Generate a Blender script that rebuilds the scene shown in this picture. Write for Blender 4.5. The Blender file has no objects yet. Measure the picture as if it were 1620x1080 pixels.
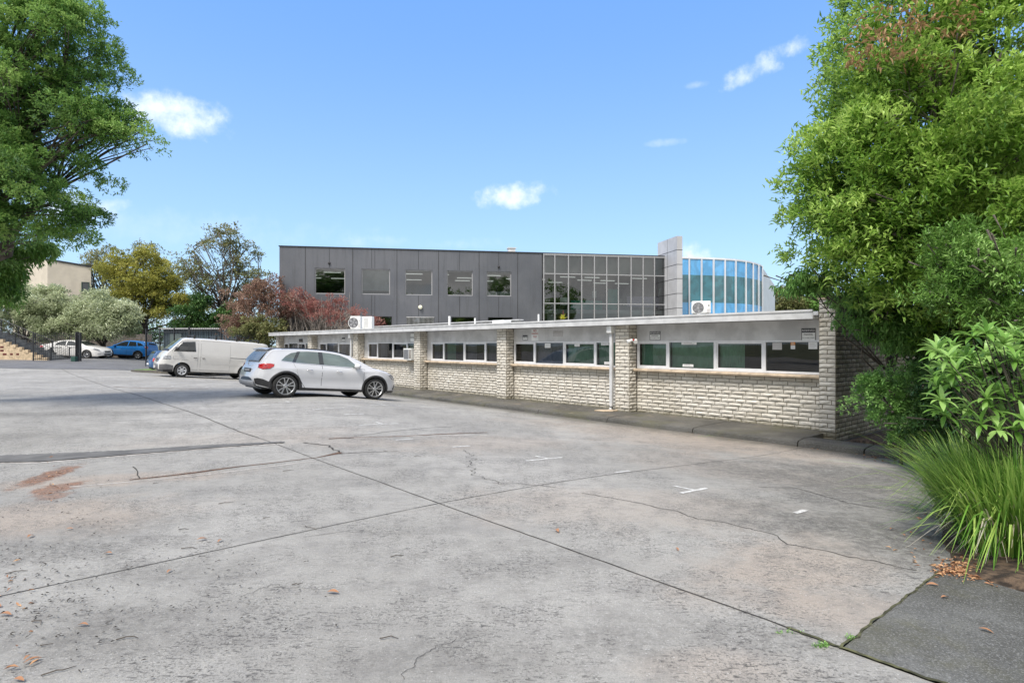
import bpy, bmesh, math, random
import numpy as np
from mathutils import Vector, Matrix, noise
R = math.radians
random.seed(7); np.random.seed(7)
scene = bpy.context.scene
COL = scene.collection
# ------------------------------------------------------------------ camera geometry (photo 1620x1080)
F, EYE, HY = 940.0, 1.6, 545.0
E1 = np.array([-.6576, .7534]); E1 /= np.linalg.norm(E1)          # along the low building, away from the camera
E2 = np.array([E1[1], -E1[0]])                                    # towards the low building
def sst(a, b, x):
    t = min(1, max(0, (x-a)/(b-a))); return t*t*(3-2*t)
def su(s, u): return s*E1[0]+u*E2[0], s*E1[1]+u*E2[1]
def to_su(x, y): return x*E1[0]+y*E1[1], x*E2[0]+y*E2[1]
def g(x, y):                                                      # height of the ground
    s, u = to_su(x, y)
    u1 = 3.6+3.2*sst(8, 15, s)-1.0*sst(24, 34, s)
    h = -.42*sst(u1-.6, 12.6, min(u, 12.1)) if u < 12.1 else -.41
    h += .07*sst(11, 15, s)*(1-sst(20, 29, s))*(1-sst(7.5, 10.5, u))
    h += .55*sst(37, 62, s)
    h += .012*noise.noise(Vector((x*.35, y*.35, 0)))*(1 if u < 11 else 0)
    return h
def gpt(px, py):                                                  # photo pixel -> point on the ground
    h = 0
    for _ in range(12):
        d = F*(EYE-h)/(py-HY); x = (px-810)/F*d; h = g(x, d)
    return x, d, h
def at(px, py, d): return Vector(((px-810)/F*d, d, EYE+(HY-py)/F*d))
def px2s(px, u):
    k = (px-810)/F
    return u*(E2[0]-E2[1]*k)/(-E1[0]+E1[1]*k)
# ------------------------------------------------------------------ materials
MATS = {}
class NT:
    def __init__(s, tree): s.t = tree; s.x = 0
    def n(s, typ, ins=None, **kw):
        nd = s.t.nodes.new(typ); s.x += 180; nd.location = (s.x, 0)
        for k, v in kw.items(): setattr(nd, k, v)
        for k, v in (ins or {}).items():
            if isinstance(v, bpy.types.NodeSocket): s.t.links.new(v, nd.inputs[k])
            else: nd.inputs[k].default_value = v
        return nd
    def m(s, op, a, b=0.0, c=None, clamp=False):
        ins = {0: a, 1: b}
        if c is not None: ins[2] = c
        return s.n('ShaderNodeMath', ins, operation=op, use_clamp=clamp).outputs[0]
    def mix(s, f, a, b, bt='MIX'):
        def c4(v): return v if isinstance(v, bpy.types.NodeSocket) or len(v) == 4 else (*v, 1)
        return s.n('ShaderNodeMix', {0: f, 6: c4(a), 7: c4(b)}, data_type='RGBA', blend_type=bt).outputs[2]
    def ss(s, v, a, b, lo=0.0, hi=1.0):
        return s.n('ShaderNodeMapRange', {0: v, 1: a, 2: b, 3: lo, 4: hi}, interpolation_type='SMOOTHSTEP').outputs[0]
    def noise(s, vec, scale, detail=3, rough=.55, dist=0):
        return s.n('ShaderNodeTexNoise', {'Vector': vec, 'Scale': scale, 'Detail': detail, 'Roughness': rough, 'Distortion': dist}).outputs[0]
    def pos(s): return s.n('ShaderNodeTexCoord').outputs['Object']
    def mapping(s, vec, loc=(0,0,0), rot=(0,0,0), scale=(1,1,1), vt='POINT'):
        return s.n('ShaderNodeMapping', {'Vector': vec, 'Location': loc, 'Rotation': rot, 'Scale': scale}, vector_type=vt).outputs[0]
    def bump(s, h, strength=.3, dist=.02):
        return s.n('ShaderNodeBump', {'Height': h, 'Strength': strength, 'Distance': dist}).outputs[0]
def newmat(name):
    m = bpy.data.materials.new(name); m.use_nodes = True
    t = m.node_tree; b = t.nodes['Principled BSDF']
    MATS[name] = m
    return m, NT(t), b
def setb(nt, b, **kw):
    names = dict(color='Base Color', rough='Roughness', metal='Metallic', normal='Normal', spec='Specular IOR Level', coat='Coat Weight', trans='Transmission Weight', ior='IOR')
    for k, v in kw.items():
        i = b.inputs[names[k]]
        if isinstance(v, bpy.types.NodeSocket): nt.t.links.new(v, i)
        elif k == 'color': i.default_value = (*v, 1)
        else: i.default_value = v
def simple(name, color, rough=.5, metal=0.0, var=.12, scale=8, spec=.5, bump=0, coat=0):
    m, nt, b = newmat(name)
    p = nt.pos()
    n = nt.noise(p, scale, 4)
    c2 = tuple(c*(1-var) for c in color); c1 = tuple(min(1, c*(1+var)) for c in color)
    f = nt.ss(n, .35, .65)
    setb(nt, b, color=nt.mix(f, c2, c1), rough=rough, metal=metal, spec=spec, coat=coat)
    if bump: setb(nt, b, normal=nt.bump(nt.noise(p, scale*6, 3), bump, .01))
    return m
# ------------------------------------------------------------------ mesh builder
class MB:
    def __init__(s): s.v = []; s.f = []; s.mi = []; s.cur = 0
    def add(s, vs, fs):
        o = len(s.v); s.v += [tuple(v) for v in vs]; s.f += [tuple(i+o for i in f) for f in fs]; s.mi += [s.cur]*len(fs)
    def box(s, x0, x1, y0, y1, z0, z1):
        if x0 > x1: x0, x1 = x1, x0
        if y0 > y1: y0, y1 = y1, y0
        s.add([(x0,y0,z0),(x1,y0,z0),(x1,y1,z0),(x0,y1,z0),(x0,y0,z1),(x1,y0,z1),(x1,y1,z1),(x0,y1,z1)],
              [(0,3,2,1),(4,5,6,7),(0,1,5,4),(1,2,6,5),(2,3,7,6),(3,0,4,7)])
    def prism(s, poly, z0, z1):                       # poly in xy
        n = len(poly); s.add([(*p, z0) for p in poly]+[(*p, z1) for p in poly],
            [tuple(range(n-1,-1,-1)), tuple(range(n,2*n))]+[(i,(i+1)%n,n+(i+1)%n,n+i) for i in range(n)])
    def prismy(s, poly, y0, y1):                      # poly in xz
        n = len(poly); s.add([(p[0], y0, p[1]) for p in poly]+[(p[0], y1, p[1]) for p in poly],
            [tuple(range(n)), tuple(range(2*n-1,n-1,-1))]+[(i,n+i,n+(i+1)%n,(i+1)%n) for i in range(n)])
    def tube(s, pts, rad, k=8, cap=True):
        pts = [Vector(p) for p in pts]; n = len(pts)
        if not hasattr(rad, '__len__'): rad = [rad]*n
        o = len(s.v); up = Vector((0,0,1)); a = None; rings = []
        for i in range(n):
            d = (pts[min(i+1,n-1)]-pts[max(i-1,0)])
            d = d.normalized() if d.length > 1e-9 else up
            if a is None: a = d.orthogonal().normalized()
            a = (a-d*a.dot(d)); a = a.normalized() if a.length > 1e-6 else d.orthogonal().normalized()
            b = d.cross(a)
            rings += [pts[i]+(a*math.cos(2*math.pi*j/k)+b*math.sin(2*math.pi*j/k))*rad[i] for j in range(k)]
        fs = [(i*k+j, i*k+(j+1)%k, (i+1)*k+(j+1)%k, (i+1)*k+j) for i in range(n-1) for j in range(k)]
        if cap: fs += [tuple(range(k-1,-1,-1)), tuple((n-1)*k+j for j in range(k))]
        s.add(rings, fs)
    def lathe(s, prof, axis='y', k=32, c=(0,0,0)):    # prof: (r, h)
        vs = []
        for r, h in prof:
            for j in range(k):
                a = 2*math.pi*j/k; p = (r*math.cos(a), r*math.sin(a))
                vs.append((c[0]+p[0], c[1]+h, c[2]+p[1]) if axis == 'y' else (c[0]+p[0], c[1]+p[1], c[2]+h))
        n = len(prof)
        s.add(vs, [(i*k+j, i*k+(j+1)%k, (i+1)*k+(j+1)%k, (i+1)*k+j) for i in range(n-1) for j in range(k)])
    def grid(s, P, flip=False):                       # P[i][j] points
        n, m = len(P), len(P[0])
        fs = [(i*m+j, (i+1)*m+j, (i+1)*m+j+1, i*m+j+1) for i in range(n-1) for j in range(m-1)]
        if flip: fs = [f[::-1] for f in fs]
        s.add([p for r in P for p in r], fs)
    def sphere(s, c, r, k=10, sc=(1,1,1)):
        prof = [(max(1e-4, r*math.sin(math.pi*i/k)), -r*math.cos(math.pi*i/k)) for i in range(k+1)]
        o = len(s.v); s.lathe(prof, 'z', k*2)
        for i in range(o, len(s.v)):
            x, y, z = s.v[i]; s.v[i] = (c[0]+x*sc[0], c[1]+y*sc[1], c[2]+z*sc[2])
    def build(s, name, mats, parent=None, smooth=False, bevel=0, fix=False):
        me = bpy.data.meshes.new(name); me.from_pydata(s.v, [], s.f)
        for m in (mats if isinstance(mats, (list, tuple)) else [mats]): me.materials.append(MATS[m] if isinstance(m, str) else m)
        me.polygons.foreach_set('material_index', s.mi)
        if fix:
            bm = bmesh.new(); bm.from_mesh(me); bmesh.ops.remove_doubles(bm, verts=bm.verts, dist=1e-5)
            bmesh.ops.recalc_face_normals(bm, faces=bm.faces); bm.to_mesh(me); bm.free()
        if smooth: me.polygons.foreach_set('use_smooth', [True]*len(me.polygons))
        me.update()
        o = bpy.data.objects.new(name, me); COL.objects.link(o)
        if parent: o.parent = parent
        if bevel:
            b = o.modifiers.new('bevel', 'BEVEL'); b.width = bevel; b.segments = 2; b.limit_method = 'ANGLE'
        return o
def tag(o, label=None, cat=None, group=None, kind=None):
    if label: o['label'] = label
    if cat: o['category'] = cat
    if group: o['group'] = group
    if kind: o['kind'] = kind
    return o
def empty(name, loc, rz=0, label=None, cat=None, group=None, rot=None):
    o = bpy.data.objects.new(name, None); COL.objects.link(o); o.location = loc
    o.rotation_euler = rot if rot else (0, 0, rz)
    o.empty_display_size = .2
    return tag(o, label, cat, group)
def children_of(o): return [c for c in bpy.data.objects if c.parent == o]
def copy_tree(o, parent=None):
    kids = children_of(o)
    c = o.copy(); COL.objects.link(c)
    if parent: c.parent = parent
    for k in kids: copy_tree(k, c)
    return c
def text_mesh(name, body, size, mat, parent, loc, rot=(math.pi/2,0,0), align='CENTER', ext=.001, label=None):
    cu = bpy.data.curves.new(name, 'FONT'); cu.body = body; cu.size = size; cu.align_x = align; cu.align_y = 'CENTER'; cu.extrude = ext
    t = bpy.data.objects.new(name+'_tmp', cu); COL.objects.link(t)
    bpy.context.view_layer.update()
    me = bpy.data.meshes.new_from_object(t.evaluated_get(bpy.context.evaluated_depsgraph_get()))
    bpy.data.objects.remove(t)
    me.materials.clear(); me.materials.append(MATS[mat])
    o = bpy.data.objects.new(name, me); COL.objects.link(o); o.parent = parent; o.location = loc; o.rotation_euler = rot
    return o
# ------------------------------------------------------------------ materials proper
def blob_mask(nt, p, x, y, rx, ry, rot=0, wob=.6, ns=1.2, soft=.5):
    q = nt.mapping(p, (x, y, 0), (0, 0, R(rot)), (rx, ry, 1), 'TEXTURE')
    d = nt.n('ShaderNodeVectorMath', {0: q, 1: (1, 1, 0)}, operation='MULTIPLY').outputs[0]
    l = nt.n('ShaderNodeVectorMath', {0: d}, operation='LENGTH').outputs['Value']
    n = nt.noise(p, ns, 5, .65)
    v = nt.m('ADD', l, nt.m('MULTIPLY', nt.m('SUBTRACT', n, .5), wob*2))
    return nt.ss(v, 1.0, 1.0-soft)
ROT = math.degrees(math.atan2(E1[1], E1[0]))     # direction of e1
def concrete_mat():
    m, nt, b = newmat('concrete_slab')
    p = nt.pos()
    big = nt.noise(p, .22, 5, .6); mid = nt.noise(p, 1.3, 6, .65, .4)
    stre = nt.noise(nt.mapping(p, rot=(0,0,R(-ROT+20)), scale=(.35, 2.2, 1)), 1.1, 6, .65)
    stre2 = nt.noise(nt.mapping(p, rot=(0,0,R(8)), scale=(.25, 2.6, 1)), .8, 6, .7)
    fine = nt.noise(p, 55, 4, .8); fine2 = nt.noise(p, 17, 6, .85); mot = nt.noise(p, 4.5, 6, .75)
    grit = nt.noise(p, 120, 2, .6)
    c = nt.mix(nt.ss(big, .36, .64), (.30,.29,.268), (.385,.374,.35))
    c = nt.mix(nt.m('MULTIPLY', nt.ss(mid, .5, .68), .34), c, (.20,.195,.19))
    c = nt.mix(nt.m('MULTIPLY', nt.ss(stre, .52, .66), .22), c, (.165,.16,.155))
    c = nt.mix(nt.m('MULTIPLY', nt.ss(stre2, .53, .68), .15), c, (.46,.445,.42))
    c = nt.mix(nt.m('MULTIPLY', nt.ss(stre2, .45, .34), .14), c, (.17,.165,.16))
    # worn brown patches
    for (px, py, rx, ry, rot, wt) in ((60,820,1.6,.9,20,.6),(150,760,2.2,.5,15,.55),(400,690,3.0,1.2,30,.25),(780,700,2.4,1.5,40,.35),
                                      (1050,690,5.2,2.6,ROT,.5),(1250,890,1.5,.7,40,.6),(1000,800,2.4,1.2,0,.35),(1200,700,4,2,ROT,.5),(1330,960,.7,.5,0,.5),(1150,1060,.6,.3,0,.4),(560,700,2,.8,0,.25),(1150,740,3,1.5,ROT,.3)):
        x, y, z = gpt(px, py)
        k = nt.m('MULTIPLY', blob_mask(nt, p, x, y, rx, ry, rot, .7, 1.6, .7), wt)
        c = nt.mix(k, c, (.38,.31,.25))
    for (px, py, rx, ry, rot, wt) in ((78,752,.20,.85,12,1),(90,772,.26,.40,0,.9),(84,785,.16,.25,0,.7)):
        x, y, z = gpt(px, py)
        k = nt.m('MULTIPLY', blob_mask(nt, p, x, y, rx, ry, rot, .8, 6.5, .5), wt)
        c = nt.mix(k, c, nt.mix(nt.ss(nt.noise(p, 22, 5, .8), .4, .6), (.12,.06,.035), (.33,.17,.10)))
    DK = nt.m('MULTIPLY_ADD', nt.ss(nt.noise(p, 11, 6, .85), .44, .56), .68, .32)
    # dark patches, damp ones at the right, mottled by fine noise
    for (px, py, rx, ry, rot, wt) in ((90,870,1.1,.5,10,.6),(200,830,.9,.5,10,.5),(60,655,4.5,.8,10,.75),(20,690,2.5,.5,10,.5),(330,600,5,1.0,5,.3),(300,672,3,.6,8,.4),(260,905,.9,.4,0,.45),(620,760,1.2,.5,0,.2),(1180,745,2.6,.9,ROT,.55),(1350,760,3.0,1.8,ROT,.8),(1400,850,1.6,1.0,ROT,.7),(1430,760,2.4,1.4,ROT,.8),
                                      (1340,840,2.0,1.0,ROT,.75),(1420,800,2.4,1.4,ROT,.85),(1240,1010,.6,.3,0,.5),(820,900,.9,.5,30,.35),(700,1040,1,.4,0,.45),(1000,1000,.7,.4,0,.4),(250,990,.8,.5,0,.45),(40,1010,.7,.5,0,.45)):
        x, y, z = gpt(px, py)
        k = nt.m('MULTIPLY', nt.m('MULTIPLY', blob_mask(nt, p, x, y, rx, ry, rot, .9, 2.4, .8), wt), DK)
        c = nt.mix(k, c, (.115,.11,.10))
    # damp band along the kerb
    q = nt.mapping(p, rot=(0,0,R(-ROT)))
    sep = nt.n('ShaderNodeSeparateXYZ', {0: q})
    uu = nt.m('ADD', nt.m('MULTIPLY', sep.outputs[1], -1), nt.m('MULTIPLY', nt.m('SUBTRACT', mid, .5), 1.2))
    c = nt.mix(nt.m('MULTIPLY', nt.ss(uu, 11.2, 12.0), .75), c, (.085,.08,.06))
    c = nt.mix(nt.m('MULTIPLY', nt.ss(mot, .46, .62), .38), c, (.19,.18,.168))
    c = nt.mix(nt.m('MULTIPLY', nt.ss(grit, .40, .62), .30), c, (.16,.155,.148))
    # crisp pitting: dark aggregate holes, clustered
    clus = nt.ss(nt.noise(p, 1.1, 6, .75), .42, .60)
    pit = nt.ss(fine, .53, .60)
    c = nt.mix(nt.m('MULTIPLY', pit, nt.m('MULTIPLY_ADD', clus, .75, .10)), c, (.07,.067,.063))
    pit2 = nt.ss(fine2, .55, .63)
    c = nt.mix(nt.m('MULTIPLY', pit2, nt.m('MULTIPLY_ADD', clus, .72, .08)), c, (.085,.082,.078))
    # chip-like dark scuffs, all lying the same way
    chip = nt.noise(nt.mapping(p, rot=(0,0,R(15)), scale=(14, 46, 1)), 1.0, 2, .5)
    c = nt.mix(nt.m('MULTIPLY', nt.ss(chip, .58, .66), nt.m('MULTIPLY_ADD', clus, .6, .15)), c, (.06,.057,.055))
    lite = nt.ss(nt.noise(p, 75, 2, .5), .66, .72)
    c = nt.mix(nt.m('MULTIPLY', lite, .5), c, (.60,.59,.57))
    rough = nt.ss(uu, 10.5, 12.0, .85, .45)
    h = nt.m('ADD', nt.m('MULTIPLY', fine, .6), nt.m('MULTIPLY', fine2, .9))
    setb(nt, b, color=c, rough=rough, spec=.35, normal=nt.bump(h, .85, .012))
concrete_mat()
def dark_slab():
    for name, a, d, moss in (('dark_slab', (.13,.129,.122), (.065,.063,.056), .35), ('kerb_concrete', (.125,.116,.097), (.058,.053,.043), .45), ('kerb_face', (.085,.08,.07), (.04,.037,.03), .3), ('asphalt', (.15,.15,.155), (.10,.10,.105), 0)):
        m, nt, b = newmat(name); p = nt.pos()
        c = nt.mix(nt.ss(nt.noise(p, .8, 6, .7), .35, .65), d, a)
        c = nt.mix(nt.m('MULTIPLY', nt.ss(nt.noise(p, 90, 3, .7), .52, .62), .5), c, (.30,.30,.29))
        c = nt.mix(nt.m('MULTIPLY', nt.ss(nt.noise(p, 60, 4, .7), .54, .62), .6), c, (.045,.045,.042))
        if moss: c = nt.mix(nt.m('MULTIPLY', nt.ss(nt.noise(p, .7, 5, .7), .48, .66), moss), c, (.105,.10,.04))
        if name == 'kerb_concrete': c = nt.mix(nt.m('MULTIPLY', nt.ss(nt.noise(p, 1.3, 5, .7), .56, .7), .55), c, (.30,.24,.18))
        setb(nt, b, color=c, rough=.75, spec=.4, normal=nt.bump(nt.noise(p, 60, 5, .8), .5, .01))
dark_slab()
def block_mat():
    m, nt, b = newmat('split_block'); p = nt.pos()
    t = nt.n('ShaderNodeAttribute', attribute_name='tone').outputs['Fac']
    c = nt.mix(t, (.56,.52,.45), (.72,.68,.605)); c = nt.mix(nt.ss(t, -.35, -.1), (.27,.245,.20), c)
    n1 = nt.noise(p, 9, 6, .7); n2 = nt.noise(p, 40, 5, .8)
    c = nt.mix(nt.m('MULTIPLY', nt.ss(n1, .5, .68), .35), c, (.34,.30,.255))
    c = nt.mix(nt.m('MULTIPLY', nt.ss(n2, .55, .68), .45), c, (.27,.24,.21))
    c = nt.mix(nt.m('MULTIPLY', nt.ss(nt.noise(p, .6, 4, .6), .52, .72), .25), c, (.30,.25,.16))
    z = nt.n('ShaderNodeSeparateXYZ', {0: p}).outputs[2]
    zz = nt.m('ADD', z, nt.m('MULTIPLY', n1, .35))
    c = nt.mix(nt.m('MULTIPLY', nt.ss(zz, .08, -.14), .75), c, (.12,.105,.055))          # moss at the foot
    setb(nt, b, color=c, rough=.95, spec=.2, normal=nt.bump(nt.m('ADD', n1, n2), .7, .022))
    m, nt, b = newmat('split_block_shaded'); p = nt.pos()  # darker copy of the block: foliage shade on the side wall put into the colour
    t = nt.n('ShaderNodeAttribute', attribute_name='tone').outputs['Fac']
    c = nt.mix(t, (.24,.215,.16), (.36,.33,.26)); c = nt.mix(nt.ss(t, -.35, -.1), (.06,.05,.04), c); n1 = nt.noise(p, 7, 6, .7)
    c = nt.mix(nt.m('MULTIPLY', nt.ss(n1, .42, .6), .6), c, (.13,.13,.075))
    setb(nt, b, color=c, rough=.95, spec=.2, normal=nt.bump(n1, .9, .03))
block_mat()
def foliage_mat(name, lo, mid, hi, transl=.25, rough=.5):
    m, nt, b = newmat(name)
    t = nt.n('ShaderNodeAttribute', attribute_name='tone').outputs['Fac']
    c = nt.mix(nt.ss(t, 0, .5), lo, mid); c = nt.mix(nt.ss(t, .5, 1), c, hi)
    setb(nt, b, color=c, rough=rough, spec=.35)
    tr = nt.n('ShaderNodeBsdfTranslucent', {'Color': nt.mix(.5, c, hi)})
    mx = nt.n('ShaderNodeMixShader', {0: transl, 1: b.outputs[0], 2: tr.outputs[0]})
    nt.t.links.new(mx.outputs[0], nt.t.nodes['Material Output'].inputs[0])
foliage_mat('leaf_big_tree', (.05,.13,.02), (.22,.40,.055), (.50,.68,.17), .40, .32)
foliage_mat('leaf_left_tree', (.035,.10,.03), (.14,.30,.065), (.34,.50,.14), .38)
foliage_mat('leaf_fresh', (.09,.19,.035), (.17,.34,.06), (.34,.52,.16), .3, .35)
foliage_mat('leaf_dark', (.022,.06,.02), (.05,.115,.035), (.12,.23,.06), .25, .3)
foliage_mat('leaf_shrub', (.08,.18,.04), (.19,.38,.09), (.38,.60,.20), .35)
foliage_mat('leaf_silver', (.22,.27,.13), (.42,.48,.28), (.66,.70,.50), .3)
foliage_mat('leaf_olive', (.17,.19,.04), (.34,.35,.075), (.50,.46,.12), .35)
foliage_mat('leaf_sparse', (.09,.11,.045), (.19,.22,.08), (.32,.30,.14), .3)
foliage_mat('leaf_russet', (.10,.055,.042), (.23,.13,.095), (.38,.26,.19), .25)
foliage_mat('leaf_pinkred', (.17,.055,.05), (.29,.11,.095), (.42,.22,.18), .3)
foliage_mat('leaf_orange', (.20,.11,.05), (.42,.25,.12), (.60,.42,.24), .25)
foliage_mat('leaf_yellow', (.25,.30,.02), (.50,.50,.04), (.7,.6,.08), .3)
foliage_mat('grass_blade', (.025,.085,.012), (.12,.28,.035), (.46,.62,.15), .3, .35)
foliage_mat('grass_straw', (.34,.29,.20), (.50,.44,.33), (.68,.62,.50), .2)
foliage_mat('leaf_litter', (.14,.06,.03), (.34,.17,.09), (.62,.38,.20), .1, .7)
simple('bark', (.10,.085,.07), .9, var=.4, scale=6, bump=.6)
simple('bark_pale', (.26,.23,.20), .9, var=.35, scale=6, bump=.5)
simple('soil', (.075,.05,.032), .95, var=.7, scale=16, bump=1.0)
simple('far_ground', (.12,.13,.07), .95, var=.3, scale=.3)
simple('turf', (.12,.22,.04), .95, var=.4, scale=6, bump=.6)
simple('joint_dark', (.045,.04,.035), .95, var=.4, scale=12)
simple('joint_moss', (.07,.07,.032), .95, var=.5, scale=14)
simple('joint_pale', (.20,.19,.175), .95, var=.4, scale=6)
simple('groove_debris', (.10,.05,.028), .95, var=.6, scale=20, bump=.6)
simple('rust_stain', (.30,.15,.085), .9, var=.45, scale=9)
simple('patch_asphalt', (.115,.113,.11), .95, var=.22, scale=2.5)
def paint_mark():
    m, nt, b = newmat('road_paint'); p = nt.pos()
    setb(nt, b, color=nt.mix(nt.ss(nt.noise(p, 22, 5, .8), .40, .58), (.66,.66,.65), (.42,.41,.39)), rough=.8)
paint_mark()
simple('render_grey', (.56,.555,.55), .85, var=.13, scale=2.2, bump=.1)
simple('fascia_metal', (.54,.54,.54), .45, var=.10, scale=3)
simple('alu_frame', (.72,.72,.73), .38, metal=.0, var=.05, scale=6)
simple('sill_stone', (.50,.40,.29), .8, var=.22, scale=5, bump=.3)
simple('white_paint', (.78,.78,.76), .4, var=.05, scale=4)
simple('white_plastic', (.72,.72,.69), .45, var=.06, scale=5)
simple('grille_dark', (.06,.06,.065), .6, var=.1)
simple('black_plastic', (.022,.022,.024), .5, var=.2)
simple('black_metal', (.02,.021,.024), .45, var=.2)
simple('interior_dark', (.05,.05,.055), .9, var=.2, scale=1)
simple('ceiling_tile', (.42,.42,.41), .9, var=.05, scale=1)
simple('blind_green', (.24,.38,.29), .85, var=.12, scale=3)
simple('blind_mauve', (.22,.19,.25), .85, var=.12, scale=3)
simple('blind_grey', (.30,.32,.33), .85, var=.10, scale=3)
simple('paper', (.78,.78,.76), .7, var=.03)
simple('sign_ink', (.03,.03,.035), .6, var=.02)
simple('sign_red', (.45,.05,.04), .6, var=.02)
simple('sign_faded', (.50,.48,.47), .6, var=.06)
simple('beige_render', (.56,.50,.41), .85, var=.06, scale=1.5)
simple('sand_brick', (.50,.39,.26), .9, var=.18, scale=7, bump=.3)
simple('vent_red', (.10,.015,.012), .8, var=.2)
simple('shed_blue', (.06,.09,.11), .6, var=.15)
simple('shed_roof', (.40,.40,.40), .5, var=.1)
simple('timber_grey', (.14,.12,.10), .9, var=.3, scale=5)
simple('green_metal', (.015,.06,.045), .5)
simple('fin_grey', (.46,.46,.48), .55, var=.07, scale=1.2)
simple('white_cladding', (.66,.67,.70), .5, var=.05, scale=1)
simple('parapet_grey', (.20,.20,.19), .9, var=.3, scale=2)
def panel_mat():
    m, nt, b = newmat('dark_panel'); p = nt.pos()
    c = nt.mix(nt.ss(nt.noise(p, .35, 4), .35, .65), (.092,.098,.112), (.118,.123,.137))
    c = nt.mix(nt.m('MULTIPLY', nt.ss(nt.noise(nt.mapping(p, scale=(1.5, 1, .12)), 2.2, 5, .7), .48, .66), .45), c, (.070,.072,.078))
    c = nt.mix(nt.m('MULTIPLY', nt.ss(nt.noise(p, 17, 3, .8), .56, .7), .5), c, (.20,.19,.21))
    setb(nt, b, color=c, rough=.5, spec=.4, normal=nt.bump(nt.noise(p, 12, 3), .15, .01))
    m, nt, b = newmat('dark_mullion'); setb(nt, b, color=(.34,.34,.35), rough=.4)
panel_mat()
def glass(name, tint, refl=1.0, opacity=.0, rough=.01):
    """window glass: fresnel reflection over a tinted see-through body"""
    m, nt, b = newmat(name)
    nt.t.nodes.remove(b)
    tr = nt.n('ShaderNodeBsdfTransparent', {'Color': (*tint, 1)})
    gl = nt.n('ShaderNodeBsdfGlossy', {'Color': (refl, refl, refl, 1), 'Roughness': rough, 'Normal': nt.bump(nt.noise(nt.pos(), .9, 1), .06, .05)})
    fr = nt.n('ShaderNodeFresnel', {'IOR': 1.5}).outputs[0]
    f = nt.m('ADD', nt.m('MULTIPLY', fr, 1.25), opacity, clamp=True)
    mx = nt.n('ShaderNodeMixShader', {0: f, 1: tr.outputs[0], 2: gl.outputs[0]})
    nt.t.links.new(mx.outputs[0], nt.t.nodes['Material Output'].inputs[0])
glass('office_glass', (.62,.70,.67), .85, .02)
glass('tinted_glass', (.60,.66,.66), .8, .09)
def solidglass(name, col, rough=.03, spec=.8, metal=0.0, var=.2, wav=0):
    m, nt, b = newmat(name)
    setb(nt, b, color=nt.mix(nt.ss(nt.noise(nt.pos(), 1.1, 4, .6, .8), .38, .62), tuple(c*(1-var) for c in col), tuple(c*(1+var) for c in col)), rough=rough, spec=spec, metal=metal)
    if wav: setb(nt, b, normal=nt.bump(nt.noise(nt.pos(), 1.6, 2), wav, .08))
solidglass('blue_spandrel', (.09,.36,.68), .06, 1.0, var=.15, wav=.08)  # colour noise paints uneven reflections into the glass
solidglass('teal_glass', (.03,.15,.19), .04, 1.0, var=.25, wav=.08)  # noise in the colour stands in for varied reflections
solidglass('car_glass', (.11,.145,.135), .03, 1.0)
solidglass('car_glass_dark', (.02,.025,.028), .03, .8)
solidglass('hatch_glass', (.16,.17,.17), .12, .35)
def paint(name, col, rough=.28, coat=.8, metal=0.0):
    m, nt, b = newmat(name); p = nt.pos()
    n = nt.noise(p, 2.0, 4)
    c = nt.mix(nt.m('MULTIPLY', nt.ss(n, .45, .7), .14), col, tuple(c*.75 for c in col))
    z = nt.n('ShaderNodeSeparateXYZ', {0: p}).outputs[2]
    c = nt.mix(nt.ss(nt.m('ADD', z, nt.m('MULTIPLY', n, .2)), .5, .25, 0, .3), c, (.30,.27,.23))     # road dust on the sills
    setb(nt, b, color=c, rough=rough, coat=coat, metal=metal); b.inputs['Coat Roughness'].default_value = .06
paint('paint_silver_white', (.62,.625,.65), .3)
paint('paint_van', (.55,.54,.52), .35)
paint('paint_white', (.72,.71,.69))
paint('paint_blue', (.015,.22,.66))
paint('paint_navy', (.03,.09,.22))
simple('tyre_rubber', (.022,.022,.022), .85, var=.3, scale=20)
simple('alloy', (.52,.53,.55), .25, metal=.75, var=.05)
simple('steel_rim', (.50,.51,.53), .45, metal=.3, var=.05)
simple('brake_dark', (.05,.05,.05), .6, var=.1)
simple('chrome', (.75,.75,.76), .15, metal=.9, var=.02)
simple('tail_red', (.42,.012,.014), .12, var=.25, scale=14, coat=1)
simple('head_lamp', (.30,.31,.33), .1, var=.4, scale=20, coat=1)
simple('lamp_globe', (.80,.79,.62), .3, var=.03)
simple('skid_grey', (.33,.33,.34), .4, var=.1)
simple('bumper_grey', (.10,.10,.105), .55, var=.15)
def emis(name, col, st):
    m, nt, b = newmat(name); setb(nt, b, color=col); b.inputs['Emission Color'].default_value = (*col, 1); b.inputs['Emission Strength'].default_value = st
emis('tube_light', (.95,.95,.9), .5)
simple('lamp_red', (.45,.03,.03), .3)
# ================================================================== GROUND
def sheet(name, mat, poly_fn, xs, ys, dz, kind='structure', zfn=None):
    mb = MB(); idx = {}; P = []
    for i, s in enumerate(xs):
        for j, u in enumerate(ys):
            x, y = su(s, u); P.append((x, y, (g(x, y) if zfn is None else zfn(x, y))+dz))
    n = len(ys); fs = []
    for i in range(len(xs)-1):
        for j in range(n-1):
            if poly_fn is None or poly_fn((xs[i]+xs[i+1])/2, (ys[j]+ys[j+1])/2):
                fs.append((i*n+j, i*n+j+1, (i+1)*n+j+1, (i+1)*n+j))
    mb.add(P, fs)
    o = mb.build(name, mat, smooth=True, fix=False)
    if kind: o['kind'] = kind
    return o
def rng(a, b, st): return list(np.arange(a, b+st*.5, st))
far = [-900,-400,-200,-100,-60]+rng(-40, 90, 2)+[110,150,220,400,900]
terr = sheet('ground', 'far_ground', None, far, far, -.07)
ys_cp = rng(-44, -12, 1)+rng(-11.5, 11.5, .5)+[12.0]
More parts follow.
